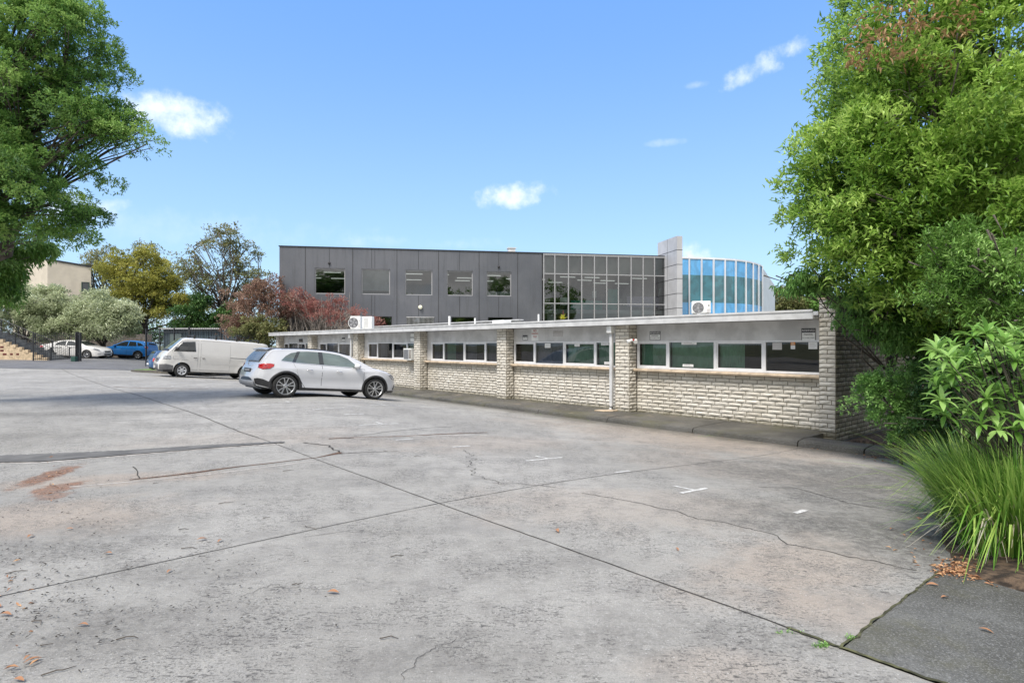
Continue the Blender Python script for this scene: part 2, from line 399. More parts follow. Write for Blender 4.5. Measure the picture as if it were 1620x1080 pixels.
carpark = sheet('car_park', 'concrete_slab', lambda s, u: not (s < 1.22 and u > 3.35) and (u < 5.2 or s > .4+(u-5.2)*.25) and (s < 40 or u<9), rng(-40, 1.21, 1)+[1.22]+rng(1.5, 60, .5), [y for y in ys_cp if y < 3]+[3.35]+[y for y in ys_cp if y >= 3.5], 0)
slab = sheet('footpath', 'dark_slab', None, [-14,-12,-10,-8,-6,-4,-3,-2,-1,0,.6,1.207], [3.362,3.8,4.4,5.0,5.6], .006)
# asphalt lane across the far end
def lane():
    mb = MB(); xs = np.linspace(-70, -16.5, 56); P = []
    for x in xs:
        y0 = 35.7+.02*(x+30)+(.25*math.sin(x*.7)); row = []
        y1 = 46.5 if x < -23 else 46.5-(x+23)*1.2
        for t in np.linspace(0, 1, 14):
            y = y0+(max(y1, y0+.5)-y0)*t; row.append((x, y, g(x, y)+.014))
        P.append(row)
    mb.grid(P); o = mb.build('asphalt_lane', 'asphalt', smooth=True); o['kind'] = 'structure'
    # apron of asphalt under the cars beyond the gate
    mb = MB(); P = [[(x, y, g(x, y)+.010) for y in np.linspace(46.2, 60, 12)] for x in np.linspace(-75, -20, 40)]
    mb.grid(P); o = mb.build('asphalt_yard', 'asphalt', smooth=True); o['kind'] = 'structure'
lane()
# garden bed
def bed():
    mb = MB()
    def f(x, y):
        s, u = to_su(x, y); return max(g(x, y), -.33)+.08+.04*noise.noise(Vector((x*1.5, y*1.5, 3)))
    P = []
    for u in [5.12]+list(np.linspace(5.30, 12.3, 34))+list(np.linspace(12.6, 40, 12)):
        s1 = 1.32+(u-5.15)*.25 if u < 12.4 else 4.85
        row = []
        for t in [0,.02,.05,.1,.2,.3,.45,.6,.8,1]:
            s = s1-t*30; x, y = su(s, u); z = f(x, y) if t > 0 and u > 5.2 else g(x, y)-.03
            row.append((x, y, z))
        P.append(row)
    mb.grid(P, flip=True); o = mb.build('garden_soil', 'soil', smooth=True); o['kind'] = 'structure'
bed()
# kerb and its path, cast in lengths
def kerb():
    mb = MB(); prof = [(11.99,-.50),(11.995,-.41),(12.015,-.335),(12.06,-.305),(12.3,-.286),(12.9,-.282),(13.9,-.278),(13.9,-.5)]
    s = 38.6; random.seed(3)
    cuts = [38.6,36,33.4,30.8,28.3,25.6,23,20.3,17.8,15.1,12.6,10.0,7.5,5.15,3.95,3.0]
    for a, b in zip(cuts[:-1], cuts[1:]):
        n = 6; rows = []
        for i in range(n+1):
            ss_ = a+(b-a)*i/n
            if i == 0: ss_ -= .012
            if i == n: ss_ += .012
            row = []
            for j, (u, z) in enumerate(prof):
                if b < 4.9 and j >= 5: u = min(u, 12.5+.01*(j-5))
                x, y = su(ss_, u+.03*noise.noise(Vector((ss_*.4, 0, 0)))); row.append((x, y, z+.008*noise.noise(Vector((ss_, u, 5)))))
            rows.append(row)
        o_ = len(mb.mi); mb.grid(rows)
        for i in range(n):
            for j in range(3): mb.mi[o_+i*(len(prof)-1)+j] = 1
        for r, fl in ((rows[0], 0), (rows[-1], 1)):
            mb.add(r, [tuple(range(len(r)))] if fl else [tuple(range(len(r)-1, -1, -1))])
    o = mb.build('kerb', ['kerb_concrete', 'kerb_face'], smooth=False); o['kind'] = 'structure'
kerb()
# ------------------------------------------------------------------ joints, cracks, repairs and marks lying on the slab
def ribbon(mb, pts, w, dz=.004, jit=0.0, step=.12, seed=0):
    pts = [Vector(p) for p in pts]; path = []
    for a, b in zip(pts[:-1], pts[1:]):
        n = max(1, int((b-a).length/step))
        path += [a.lerp(b, i/n) for i in range(n)]
    path.append(pts[-1]); L = []
    for i, p in enumerate(path):
        d = (path[min(i+1, len(path)-1)]-path[max(i-1, 0)]).normalized(); nrm = Vector((-d.y, d.x))
        j = noise.noise(Vector((i*.21, seed, 0)))*jit+noise.noise(Vector((i*.9, seed, 2)))*jit*.4
        t = i/(len(path)-1); ww = (w(t) if callable(w) else w)*(1+.45*noise.noise(Vector((i*.5, seed, 7))))
        c = p+nrm*j; q = []
        for sd in (-1, 1):
            v = c+nrm*sd*ww/2; q.append((v.x, v.y, g(v.x, v.y)+dz))
        L.append(q)
    mb.grid(L)
def P2(px, py): x, y, z = gpt(px, py); return (x, y)
mb = MB()
ribbon(mb, [su(0.9, 3.37), su(8, 3.40), su(10.5, 3.42)], .0115, jit=.012, seed=1)
ribbon(mb, [su(10.5, 3.42), su(20, 3.30), su(36, 3.2), su(46,3.1)], .022, jit=.02, seed=2)
ribbon(mb, [su(5.0, -14), su(5.0, 3.4), su(5.02, 12)], .0095, jit=.012, seed=3)
ribbon(mb, [su(-12, 3.39), su(-12, 5.6)], .012, jit=.01, seed=6)
mb.build('expansion_joint', 'joint_dark', carpark)
mb = MB()
ribbon(mb, [P2(920,780), P2(1010,795), P2(1130,825), P2(1190,835), P2(1250,860), P2(1330,878), P2(1450,900)], .010, jit=.09, step=.05, seed=7)
ribbon(mb, [P2(735,712), P2(748,722), P2(744,742), P2(760,756), P2(800,765), P2(880,770)], .010, jit=.13, step=.04, seed=8)
ribbon(mb, [P2(480,700), P2(520,705), P2(540,718)], .03, jit=.06, step=.04, seed=9)
ribbon(mb, [P2(536,718), P2(580,715), P2(630,714)], .02, jit=.04, seed=10)
ribbon(mb, [P2(1200,770), P2(1260,772), P2(1340,795), P2(1440,812)], .012, jit=.03, seed=11)
ribbon(mb, [P2(210,738), P2(222,757)], .014, jit=.04, seed=12)
ribbon(mb, [P2(640,1075), P2(660,1040), P2(720,1010)], .003, jit=.05, step=.02, seed=13)
ribbon(mb, [P2(560,690), P2(640,680), P2(720,674)], .015, jit=.04, seed=14)
ribbon(mb, [P2(380,945), P2(430,925), P2(470,930), P2(520,932)], .003, jit=.05, step=.02, seed=15)
ribbon(mb, [P2(480,850), P2(560,838), P2(590,842)], .004, jit=.04, seed=19)
mb.build('crack', 'joint_dark', carpark)
mb = MB(); ribbon(mb, [su(1.5, 3.36), su(1.1, 3.36), su(-2, 3.365)], .022, dz=.009, jit=.025, step=.02, seed=24); ribbon(mb, [su(1.215, 3.34), su(1.21, 4.2), su(1.215, 5.2)], .014, dz=.009, jit=.02, step=.03, seed=25)
mb.build('mossy_joint', 'joint_moss', carpark)
mb = MB()
ribbon(mb, [P2(520,694), P2(640,690), P2(771,684)], .05, dz=.0045, jit=.01, seed=16)
ribbon(mb, [P2(205,759), P2(260,753), P2(330,745), P2(380,738), P2(500,724), P2(540,716)], lambda t: .025+.045*math.exp(-((t-.25)/.16)**2)+.07*math.exp(-((t-1)/.1)**2), dz=.0045, jit=.03, seed=17)
ribbon(mb, [P2(180,612), P2(235,614), P2(330,615)], .08, dz=.0045, jit=.02, seed=18)
mb.build('eroded_groove', 'groove_debris', carpark)
mb = MB()                                                      # pale formed edges of the repaired strips
ribbon(mb, [P2(0,732), P2(60,732), P2(170,723), P2(300,712), P2(440,702)], .07, dz=.0035, jit=.01, seed=21)
ribbon(mb, [P2(560,693), P2(771,688)], .06, dz=.003, jit=.02, seed=22)
ribbon(mb, [P2(110,770), P2(210,762), P2(330,750), P2(500,729)], .03, dz=.003, jit=.02, seed=23)
mb.build('repair_edge', simple('pale_mortar', (.40,.375,.35), .9, var=.25, scale=9) or MATS['pale_mortar'], carpark)
mb = MB()                                                      # asphalt trench repair
def strip(mb, top, bot, n=240, dz=.013, sd=0, jit=.02):
    P = []
    for i in range(n+1):
        t = i/n; row = []
        a = [np.interp(t*(len(top)-1), range(len(top)), [q[k] for q in top]) for k in (0, 1)]
        b = [np.interp(t*(len(bot)-1), range(len(bot)), [q[k] for q in bot]) for k in (0, 1)]
        for k in range(5):
            x = a[0]+(b[0]-a[0])*k/4; y = a[1]+(b[1]-a[1])*k/4
            if k in (0, 4): y += jit*noise.noise(Vector((i*.5, k+sd, 0)))
            row.append((x, y, g(x, y)+dz))
        P.append(row)
    mb.grid(P)
strip(mb, [P2(-60,722), P2(0,721), P2(200,713), P2(320,705), P2(450,699)], [P2(-60,734), P2(0,732), P2(60,731), P2(200,720), P2(450,700.5)], jit=.06)
mb.build('trench_patch', 'patch_asphalt', carpark)
def flatblob(mb, cx, cy, rx, ry, rot=0, dz=.005, n=26, sd=0, am=.5):
    pts = []; c, s_ = math.cos(R(rot)), math.sin(R(rot))
    for i in range(n):
        a = 2*math.pi*i/n; k = 1+am*noise.noise(Vector((math.cos(a)*1.6+sd, math.sin(a)*1.6, sd)))+am*.5*noise.noise(Vector((math.cos(a)*5, math.sin(a)*5, sd)))
        x = rx*k*math.cos(a); y = ry*k*math.sin(a); X = cx+x*c-y*s_; Y = cy+x*s_+y*c; pts.append((X, Y, g(X, Y)+dz))
    mb.add([(cx, cy, g(cx, cy)+dz)]+pts, [(0, i+1, (i+1) % n+1) for i in range(n)])
mb_unused = MB()
strip(mb_unused, [P2(68,736), P2(78,758), P2(66,790)], [P2(84,732), P2(95,758), P2(108,772)], n=14, dz=.007, jit=.08)
pass
# painted bay marks: a short stem with a cross stroke
def mark(px, py, a1, l1, l2, w=.055):
    x, y, z = gpt(px, py); mb = MB()
    d1 = Vector(E2); d2 = Vector(E1)
    c = Vector((x, y))
    ribbon(mb, [c-d1*l1*.5, c+d1*l1*.5], w, dz=.0042, jit=.006, step=.05, seed=px)
    if l2: ribbon(mb, [c+d1*l1*a1, c+d1*l1*a1+d2*l2], w*.9, dz=.0048, jit=.006, step=.05, seed=px+1)
    o = mb.build('bay_mark', 'road_paint', carpark)
for m_ in ((862,726,.1,.75,.28),(1098,776,.05,.55,.30),(1266,809,0,.24,0),(600,671,.1,.9,.3),(730,706,0,.35,0),(985,746,0,.3,0),
           (275,611,0,.9,.4),(90,607,0,1.0,0),(610,641,0,.9,.5),(520,646,0,.8,0),(330,613,0,.8,.4),(430,640,0,.5,0),(560,655,0,.5,0),(640,695,0,.35,0),(455,636,.1,.5,.3)): mark(*m_)
# the turf island by the parked van
def island():
    x0, y0, _ = gpt(195, 588); mb = MB(); poly = []
    for i in range(30):
        a = 2*math.pi*i/30; poly.append((x0+2.4+2.4*math.cos(a)*abs(math.cos(a))**-.3 if abs(math.cos(a)) > .01 else x0+2.4, y0+.8+.85*math.sin(a)))
    z = g(x0, y0); mb.prism(poly, z-.1, z+.10); o = mb.build('traffic_island', 'kerb_concrete', bevel=.03); o['kind'] = 'structure'
    mb = MB(); pts = [(x0+2.4+(p[0]-x0-2.4)*.93, y0+.8+(p[1]-y0-.8)*.85) for p in poly]
    mb.add([(x0+2.4, y0+.8, z+.20)]+[(p[0], p[1], z+.104) for p in pts], [(0, i+1, (i+1) % 30+1) for i in range(30)])
    o = mb.build('turf', 'turf', smooth=True); tag(o, kind='stuff', label='bright green turf on the small kerbed island beside the van', cat='grass')
    return x0, y0, z
ISL = island()
# ================================================================== LOW BUILDING  (local x = -(s-5.26), y = u-13.3)
S0, U0 = 5.26, 13.3
LROT = math.atan2(-E1[1], -E1[0])
def Lloc(): x, y = su(S0, U0); return (x, y, 0)
def lx(px, ly): return -(px2s(px, U0+ly)-S0)
low = empty('office_building', Lloc(), LROT, 'long low flat-roofed office of pale rock-faced blocks with a grey fascia and ribbon windows', 'building')
def set_tone(o, vals):
    a = o.data.attributes.new('tone', 'FLOAT', 'POINT'); a.data.foreach_set('value', np.array(vals, dtype=np.float32))
def blockwork(name, spans, parent, bh=.098, bw=.36, rough=.013, mat='split_block', seed=1):
    """spans: list of (origin, dirvec, normal, length, z0, z1): courses of rock-faced blocks with real relief over a mortar backing"""
    rnd = random.Random(seed); V = []; Fc = []; T = []
    for (O, D, N, L, z0, z1) in spans:
        O = Vector(O); D = Vector(D); N = Vector(N)
        nc = max(1, round((z1-z0)/bh)); h = (z1-z0)/nc
        o = len(V); b = O-N*.016
        V += [b+Vector((0,0,z0)), b+D*L+Vector((0,0,z0)), b+D*L+Vector((0,0,z1)), b+Vector((0,0,z1))]; T += [-1.0]*4; Fc.append((o,o+1,o+2,o+3))
        for c in range(nc):
            x = -bw*(.5 if c % 2 else 0)-rnd.random()*.02
            while x < L-.01:
                w = bw*rnd.choice((1, 1, 1, .98, .75)); a = max(0, x)+.009; e = min(L, x+w)-.009; x += w
                if e-a < .03: continue
                nx = max(2, int((e-a)/.07)); nz = 3; t = rnd.random(); o = len(V); base = rnd.uniform(.0, .012)
                for i in range(nx+1):
                    for j in range(nz+1):
                        edge = i in (0, nx) or j in (0, nz)
                        p = O+D*(a+(e-a)*i/nx)+Vector((0,0,z0+c*h+.008+(h-.016)*j/nz))
                        d = -.004+.006*noise.noise(p*20) if edge else base+rough*(.3+.9*noise.noise(p*13+Vector((seed, 0, 0))))
                        V.append(p+N*d+Vector((0,0,.003*noise.noise(p*15+Vector((7,0,0)))))); T.append(min(1, max(0, t)))
                for i in range(nx):
                    for j in range(nz):
                        q = o+i*(nz+1)+j; Fc.append((q, q+nz+1, q+nz+2, q+1))
    me = bpy.data.meshes.new(name); me.from_pydata([tuple(v) for v in V], [], Fc); me.materials.append(MATS[mat]); me.update()
    ob = bpy.data.objects.new(name, me); COL.objects.link(ob); ob.parent = parent; set_tone(ob, T); return ob
PIL = [(-5.53,-5.03),(-10.8,-10.27),(-16.25,-15.75),(-21.85,-21.33),(-27.45,-26.9),(-32.4,-31.95)]   # pillars
WY = .35                                                            # wall face
BZ = -.30
blockwork('wall', [((PIL[i][1] if i >= 0 else 0, 0, 0), (1,0,0), (0,-1,0), 1, 0, 1) for i in ()]+
          [((a, WY, 0), (1,0,0), (0,-1,0), b-a, BZ, .86) for a, b in ((-5.03,0),(-10.27,-5.53),(-15.75,-10.8),(-21.33,-16.25),(-26.9,-21.85),(-31.95,-27.45))], low, seed=2)
for i, (a, b) in enumerate(PIL):
    blockwork('pillar', [((a,0,0),(1,0,0),(0,-1,0), b-a, BZ, 2.15), ((b,0,0),(0,1,0),(1,0,0), WY, BZ, 2.15), ((a,WY,0),(0,-1,0),(-1,0,0), WY, BZ, 2.15)], low, bw=.34 if i else .36, seed=10+i)
# end wall at the right, standing higher than the roof
ew = blockwork('end_wall', [((0,0,0),(1,0,0),(0,-1,0), .34, BZ-.15, 2.56), ((0,WY,0),(0,-1,0),(-1,0,0), WY, BZ, 2.56)], low, seed=20)
blockwork('side_wall', [((.34,0,0),(0,1,0),(1,0,0), 9.3, BZ-.15, 2.45)], low, seed=21, mat='split_block_shaded')
mb = MB(); mb.box(.02,.32,.02,9.28,-.6,2.55); mb.build('end_wall_core', 'parapet_grey', ew)
mb = MB(); mb.box(-.02,.36,-.03,9.3,2.562,2.60); mb.build('coping', 'sill_stone', ew)
# body: ceiling, roof, floor, back and left walls
mb = MB(); mb.box(-32.38,.02,WY+.04,9.2,1.86,2.12); mb.box(-32.38,.02,WY+.04,9.2,2.12,2.24); mb.build('ceiling', 'ceiling_tile', low)
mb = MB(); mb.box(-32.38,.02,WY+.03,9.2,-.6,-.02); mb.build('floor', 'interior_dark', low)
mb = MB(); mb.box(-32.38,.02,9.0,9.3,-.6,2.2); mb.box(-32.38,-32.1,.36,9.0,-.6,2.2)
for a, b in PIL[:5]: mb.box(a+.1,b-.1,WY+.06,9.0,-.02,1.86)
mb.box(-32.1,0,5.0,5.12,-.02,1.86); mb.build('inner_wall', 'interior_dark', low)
mb = MB(); mb.box(-32.7,-.005,-.02,9.6,2.235,2.315); rf = mb.build('roof', 'fascia_metal', low)
mb = MB(); prof = [(-.28,2.145),(-.28,2.29),(-.30,2.30),(-.30,2.345),(-.25,2.345),(-.25,2.235),(-.24,2.145)]
P = [[(x, p[0], p[1]) for p in prof+prof[:1]] for x in (-32.9,-24.6,-16.41)]
mb.grid(P); P = [[(x, p[0]-.002, p[1]) for p in prof+prof[:1]] for x in (-16.40,-8.2,-.01)]; mb.grid(P)
mb.box(-32.9,-.01,-.24,.05,2.15,2.19)
fa = mb.build('fascia', 'fascia_metal', rf)
mb = MB(); mb.box(-32.9,-15.5,5.2,5.4,2.2,2.74); mb.build('rear_parapet', 'parapet_grey', low)
mb = MB(); mb.box(-32.98,-15.4,5.15,5.45,2.742,2.78); mb.build('parapet_capping', 'fascia_metal', low)
# render band over the windows, sills
BAYS = [((-5.03,0), [1015,1058,1132,1210,1298], 'gggr'), ((-10.27,-5.53), [819,847,893,943,975], 'dmgg'), ((-15.75,-10.8), [683,703,735,769,790], 'dtdd'),
        ((-21.33,-16.25), [583,598,622,645,660], 'ddds'), ((-26.9,-21.85), [506,517,536,555,563], 'dddd'), ((-31.95,-27.45), [446,457,472,484,489], 'dddd')]
for bi, ((a, b), pxs, kinds) in enumerate(BAYS):
    xs = [max(a+.02, min(b-.01, lx(p, WY))) for p in pxs]; xs[0] = a+.03 if xs[0]-a < .25 else xs[0]; xs[-1] = b-.005
    mb = MB(); mb.box(a,b,WY-.01,WY+.05,1.70,2.15)
    mb.box(a, xs[0], WY-.008, WY+.04, .95, 1.70) if xs[0]-a > .05 else None
    for k in (1, 2): xx = a+(b-a)*k/3; mb.box(xx-.004, xx+.004, WY-.013, WY-.009, 1.71, 2.15)
    mb.build('render_panel', 'render_grey', low)
    mb = MB(); n = 30; prof = [(.0,.935),(-.16,.925),(-.175,.905),(-.17,.875),(-.145,.855),(0,.855)]
    mb.grid([[(x, WY+p[0]+.004*noise.noise(Vector((x*3,0,0))), p[1]+.005*noise.noise(Vector((x*2,1,0)))) for p in prof] for x in np.linspace(a, b, n)])
    mb.build('sill', 'sill_stone', low)
    for wi in range(4):
        x0, x1 = xs[wi], xs[wi+1]
        if x1-x0 < .12: continue
        slide = wi in (0, 2)
        w = empty('window', (0,0,0)); w.parent = low
        mb = MB(); z0, z1 = .94, 1.70; fw = .035; y = WY-.03
        mb.box(x0,x1,y,y+.07,z0,z0+.05); mb.box(x0,x1,y,y+.07,z1-.04,z1); mb.box(x0,x0+fw,y,y+.07,z0+.05,z1-.04); mb.box(x1-fw,x1,y,y+.07,z0+.05,z1-.04)
        i0, i1, j0, j1 = x0+fw, x1-fw, z0+.05, z1-.04
        if slide:
            s_ = .038; yy = y+.012
            mb.box(i0,i1,yy,yy+.035,j0,j0+s_); mb.box(i0,i1,yy,yy+.035,j1-s_,j1); mb.box(i0,i0+s_,yy,yy+.035,j0+s_,j1-s_); mb.box(i1-s_,i1,yy,yy+.035,j0+s_,j1-s_)
            i0 += s_; i1 -= s_; j0 += s_; j1 -= s_
        mb.build('frame', 'alu_frame', w)
        mb = MB(); mb.add([(i0,y+.03,j0),(i1,y+.03,j0),(i1,y+.03,j1),(i0,y+.03,j1)], [(0,1,2,3)]); mb.build('pane', 'office_glass', w)
        k = kinds[wi]
        mt = {'g':'blind_green','m':'blind_mauve','s':'blind_grey'}.get(k)
        if mt:
            mb = MB(); e = i1 if not (bi == 0 and wi == 2) else i0+(i1-i0)*.58
            n = 12; mb.grid([[(i0+(e-i0)*t, WY+.10+.006*math.sin(t*60), z) for z in (j0-.03, j1+.03)] for t in np.linspace(0, 1, n*3)])
            mb.build('roller_blind', mt, w)
        elif k in 'dt' and bi > 1:
            mb = MB(); n = 40; mb.grid([[(i0+(i1-i0)*(.0+.45*t), WY+.12+.02*math.sin(t*70), z) for z in (j0-.03, j1+.03)] for t in np.linspace(0, 1, n)])
            mb.build('curtain', 'blind_mauve' if k == 'd' else 'blind_green', w)
# downpipes with rainwater heads
def downpipe(x, zt=2.14):
    mb = MB(); mb.box(x-.045,x+.045,-.09,-.005,BZ+.16,1.99); mb.tube([(x,-.05,BZ+.2),(x,-.05,BZ+.10),(x,-.12,BZ+.05)], .045, 10)
    o = mb.build('downpipe', 'fascia_metal', low, bevel=.008)
    mb = MB(); mb.box(x-.085,x+.085,-.17,-.002,1.93,2.13); mb.build('rainwater_head', 'white_paint', o, bevel=.01)
    mb = MB(); mb.lathe([(.047,0),(.052,.0),(.052,.05),(.047,.05)], 'z', 14, (x,-.05,BZ+.09)); mb.build('pipe_shoe', 'black_plastic', o)
downpipe(-5.62); downpipe(-21.93)
# splash stone
mb = MB(); x, y = su(S0+5.62, U0-.25)
flat = [(x+.3*math.cos(a)*(1+.3*math.sin(3*a)), y+.14*math.sin(a)) for a in np.linspace(0, 2*math.pi, 14)[:-1]]
mb.prism(flat, -.279, -.245); o = mb.build('splash_stone', 'sill_stone', bevel=.01); tag(o, 'flat pale splash stone on the kerb under the white downpipe', 'stone')
# ---- things fixed on or standing by the low building
def Lw(x, y, z): sx, sy = su(S0-x, U0+y); return (sx, sy, z)
def sign(px0, px1, py0, py1, lines, mat='paper', label='', border=True, ink='sign_ink', y=WY-.012, header=False):
    xm = lx((px0+px1)/2, y); x0 = lx(px0, y); x1 = lx(px1, y); s_ = S0-xm; X, Y = su(s_, U0+y); D = Y
    zt = EYE+(HY-py0)/F*D; zb = EYE+(HY-py1)/F*D; w = abs(x1-x0); h = zt-zb
    t = empty('sign', (X, Y, (zt+zb)/2), LROT, label, 'sign')
    mb = MB(); mb.box(-w/2,w/2,-.006,0,-h/2,h/2); mb.build('board', mat, t)
    if border:
        mb = MB(); b = .012
        mb.box(-w/2,w/2,-.008,-.006,h/2-b,h/2); mb.box(-w/2,w/2,-.008,-.006,-h/2,-h/2+b); mb.box(-w/2,-w/2+b,-.008,-.006,-h/2+b,h/2-b); mb.box(w/2-b,w/2,-.008,-.006,-h/2+b,h/2-b)
        mb.build('border', ink, t)
    z = h/2
    for body, frac, sc, filled in lines:
        hh = h*frac; zc = z-hh/2; z -= hh
        if filled:
            mb = MB(); mb.box(-w/2+.008,w/2-.008,-.0085,-.0062,zc-hh*.46,zc+hh*.46); mb.build('band', ink, t)
        if body:
            o = text_mesh('lettering', body, 1, ('paper' if filled else ink), t, (0,-.011,zc))
            bb = [v.co.x for v in o.data.vertices]; wid = max(bb)-min(bb); k = min(w*.9/wid*sc, hh*1.1); o.scale = (k, k, 1)
    return t
sign(1268,1290.5,519,539, [('RESERVED',.36,1,True),('PARKING',.30,.7,False),('ALL OTHERS TOWED',.22,.95,False)], label='RESERVED parking sign on the render at the right end, above the rightmost window')
sign(1028,1045,524,538, [('RESERVED',.36,1,True),('PARKING',.30,.7,False),('ALL OTHERS TOWED',.22,.95,False)], label='RESERVED parking sign over the pane beside the pillar with the security light')
sign(827,835,530,538, [('',.3,1,True),('RESERVED',.35,1,False)], label='small black-and-white sign left of the tall paper notice')
sign(841,852,521,539, [('NO',.25,.5,False),('PARKING',.25,1,False),('TAX',.3,.6,False)], ink='sign_red', border=False, mat='white_paint', label='tall white notice with faint red writing between two smaller signs')
sign(875,890,523,532, [('RESERVED',.5,1,False)], ink='render_grey', border=False, mat='sign_faded', label='washed-out pale sign with lettering almost gone')
sign(649,656,527,541, [('',.3,1,False),('RESERVED',.4,1,False)], mat='white_paint', label='white upright sign beside a pillar above the window air conditioner')
sign(541,546,534,539, [('',.5,1,True)], label='tiny sign above the windows second bay from the far left end')
sign(473,479,536,541, [('',.5,1,True)], mat='timber_grey', label='small brownish sign above the windows at the far left end')
# notices inside and on the panes (thin sheets on the glass)
def notice(px0, px1, py0, py1, mat, label, y=WY-.004, inkm=None):
    xm = lx((px0+px1)/2, y); w = abs(lx(px1, y)-lx(px0, y)); X, Y = su(S0-xm, U0+y)
    zt = EYE+(HY-py0)/F*Y; zb = EYE+(HY-py1)/F*Y; h = zt-zb
    t = empty('notice', (X, Y, (zt+zb)/2), LROT, label, 'notice')
    mb = MB(); mb.box(-w/2,w/2,-.003,0,-h/2,h/2); mb.build('sheet', mat, t)
    mb = MB(); n = max(2, int(h/.05))
    for i in range(n): z = h/2-(i+.8)*h/(n+.6); mb.box(-w*.36,w*(.36 if i % 2 else .2),-.0045,-.0032,z-.006,z+.006)
    mb.build('printed_line', inkm or 'sign_faded', t)
notice(1279,1293,541,552,'paper','white paper notice in the top right corner of the rightmost pane')
notice(1250,1258,541,552,'leaf_litter','small orange and white sticker on the rightmost pane') if False else notice(1251,1258,546,552,'paper','small white sticker under an orange one on the rightmost pane')
notice(1251,1258,540,545.5,'sign_orange' if 'sign_orange' in MATS else (simple('sign_orange',(.65,.25,.04),.6,var=.05) or 'sign_orange'),'small orange sticker on the rightmost pane')
notice(1078,1102,541,545,'paper','long narrow white sticker along the top of the wide green-blind pane')
notice(1080,1097,576,580,'paper','narrow white sticker along the bottom of the wide green-blind pane')
notice(1222,1237,542,553,'sign_faded','framed pale sticker at the upper left of the rightmost pane')
notice(862,871,543,550,'paper','white sticker on the mauve-blind pane')
notice(909,917,544,548,'paper','small white sticker on the sliding pane with a green blind')
notice(951,963,542,546,'paper','white sticker at the top of the pane beside the downpipe')
notice(956,969,572,576,'paper','thin white sticker at the bottom of the pane beside the downpipe')
# window air conditioner (bay 4)
def window_ac():
    X, Y = su(S0-lx(648, .1), U0+.1); t = empty('window_air_conditioner', (X, Y, 1.2), LROT, 'boxy window air conditioner with a dark grille poking out of the fourth bay', 'air conditioner')
    mb = MB(); mb.box(-.31,.31,-.12,.32,-.26,.24); mb.build('casing', 'white_plastic', t, bevel=.015)
    mb = MB(); mb.box(-.27,.13,-.127,-.121,-.21,.19); g_ = mb.build('grille', 'skid_grey', t)
    mb = MB()
    for i in range(14): mb.box(-.26,.12,-.132,-.1275,-.20+i*.028,-.19+i*.028)
    mb.build('grille_slats', 'grille_dark', g_)
    mb = MB(); mb.box(.17,.29,-.124,-.121,-.20,.19); mb.build('control_panel', 'timber_grey', t)
window_ac()
# split-system condensers on the roof
def condenser(px0, px1, py0, py1, ly, label, rz=0, fan_side=-1, name='condenser_unit', fan=True):
    xm = lx((px0+px1)/2, ly); X, Y = su(S0-xm, U0+ly); zb = max(2.325, EYE+(HY-py1)/F*Y); zt = EYE+(HY-py0)/F*Y
    w = (px1-px0)/F*Y*.93; h = zt-zb
    t = empty(name, (X, Y, zb), rz, label, 'air conditioner', None)
    mb = MB(); mb.box(-w/2,w/2,0,.36,.06,h); mb.build('casing', 'white_plastic', t, bevel=.02)
    fx = fan_side*w*.17; r = h*.36
    if not fan:
        mb = MB()
        for q in range(11): z = .12+(h-.2)*q/11; mb.box(-w*.32,w*.16,-.006,-.0,z,z+.012)
        mb.build('louvre', 'skid_grey', t)
        mb = MB(); mb.box(w*.24,w*.40,-.012,-.001,h*.3,h*.62); mb.build('valve_cover', 'white_paint', t)
        mb = MB()
        for sx in (-1, 1): mb.box(sx*w*.32-.04,sx*w*.32+.04,-.02,.38,0,.06)
        mb.build('foot', 'parapet_grey', t); return
    mb = MB(); mb.lathe([(r,-.004),(r+.015,-.012),(r+.03,-.004)], 'y', 28, (fx,0,h*.53)); f_ = mb.build('fan_ring', 'white_paint', t, smooth=True)
    mb = MB(); mb.lathe([(.001,-.004),(r,-.004)], 'y', 28, (fx,0,h*.53)); mb.build('fan_opening', 'grille_dark', f_)
    mb = MB()
    for k in range(5):
        a = 2*math.pi*k/5; c, s_ = math.cos(a), math.sin(a)
        mb.add([(fx+.03*c,-.006,h*.53+.03*s_),(fx+r*.9*math.cos(a+.35),-.007,h*.53+r*.9*math.sin(a+.35)),(fx+r*.9*math.cos(a-.25),-.005,h*.53+r*.9*math.sin(a-.25))], [(0,1,2)])
    mb.build('fan_blades', 'skid_grey', f_)
    mb = MB()
    for q in (.2,.4,.6,.8,1): mb.lathe([(r*q-.006,-.016),(r*q,-.020),(r*q+.006,-.016)], 'y', 28, (fx,0,h*.53))
    for k in range(8):
        a = math.pi*k/8; mb.tube([(fx+r*math.cos(a),-.018,h*.53+r*math.sin(a)),(fx-r*math.cos(a),-.018,h*.53-r*math.sin(a))], .004, 4)
    mb.build('fan_guard', 'skid_grey', f_)
    mb = MB()
    for sx in (-1, 1): mb.box(sx*w*.32-.04,sx*w*.32+.04,-.02,.38,0,.06)
    mb.build('foot', 'parapet_grey', t)
    mb = MB(); mb.box(w*.30,w*.44,-.006,-.001,h*.2,h*.45); mb.build('badge_panel', 'sign_faded', t)
    mb = MB(); mb.box(w*.36,w*.42,-.007,-.003,h*.65,h*.72); mb.build('logo_plate', 'sign_ink', t)
condenser(553,571,500,522,1.2,'older condenser with round fan, left one of the touching pair on the far roof end', R(-8), -1)
condenser(572,589,500.5,521.5,1.0,'slimmer condenser, right one of the touching pair on the far roof end', R(-8), 1, fan=False)
condenser(1094,1125,476,499,1.1,'single white condenser on the roof before the blue curved glass', R(-14), -1)
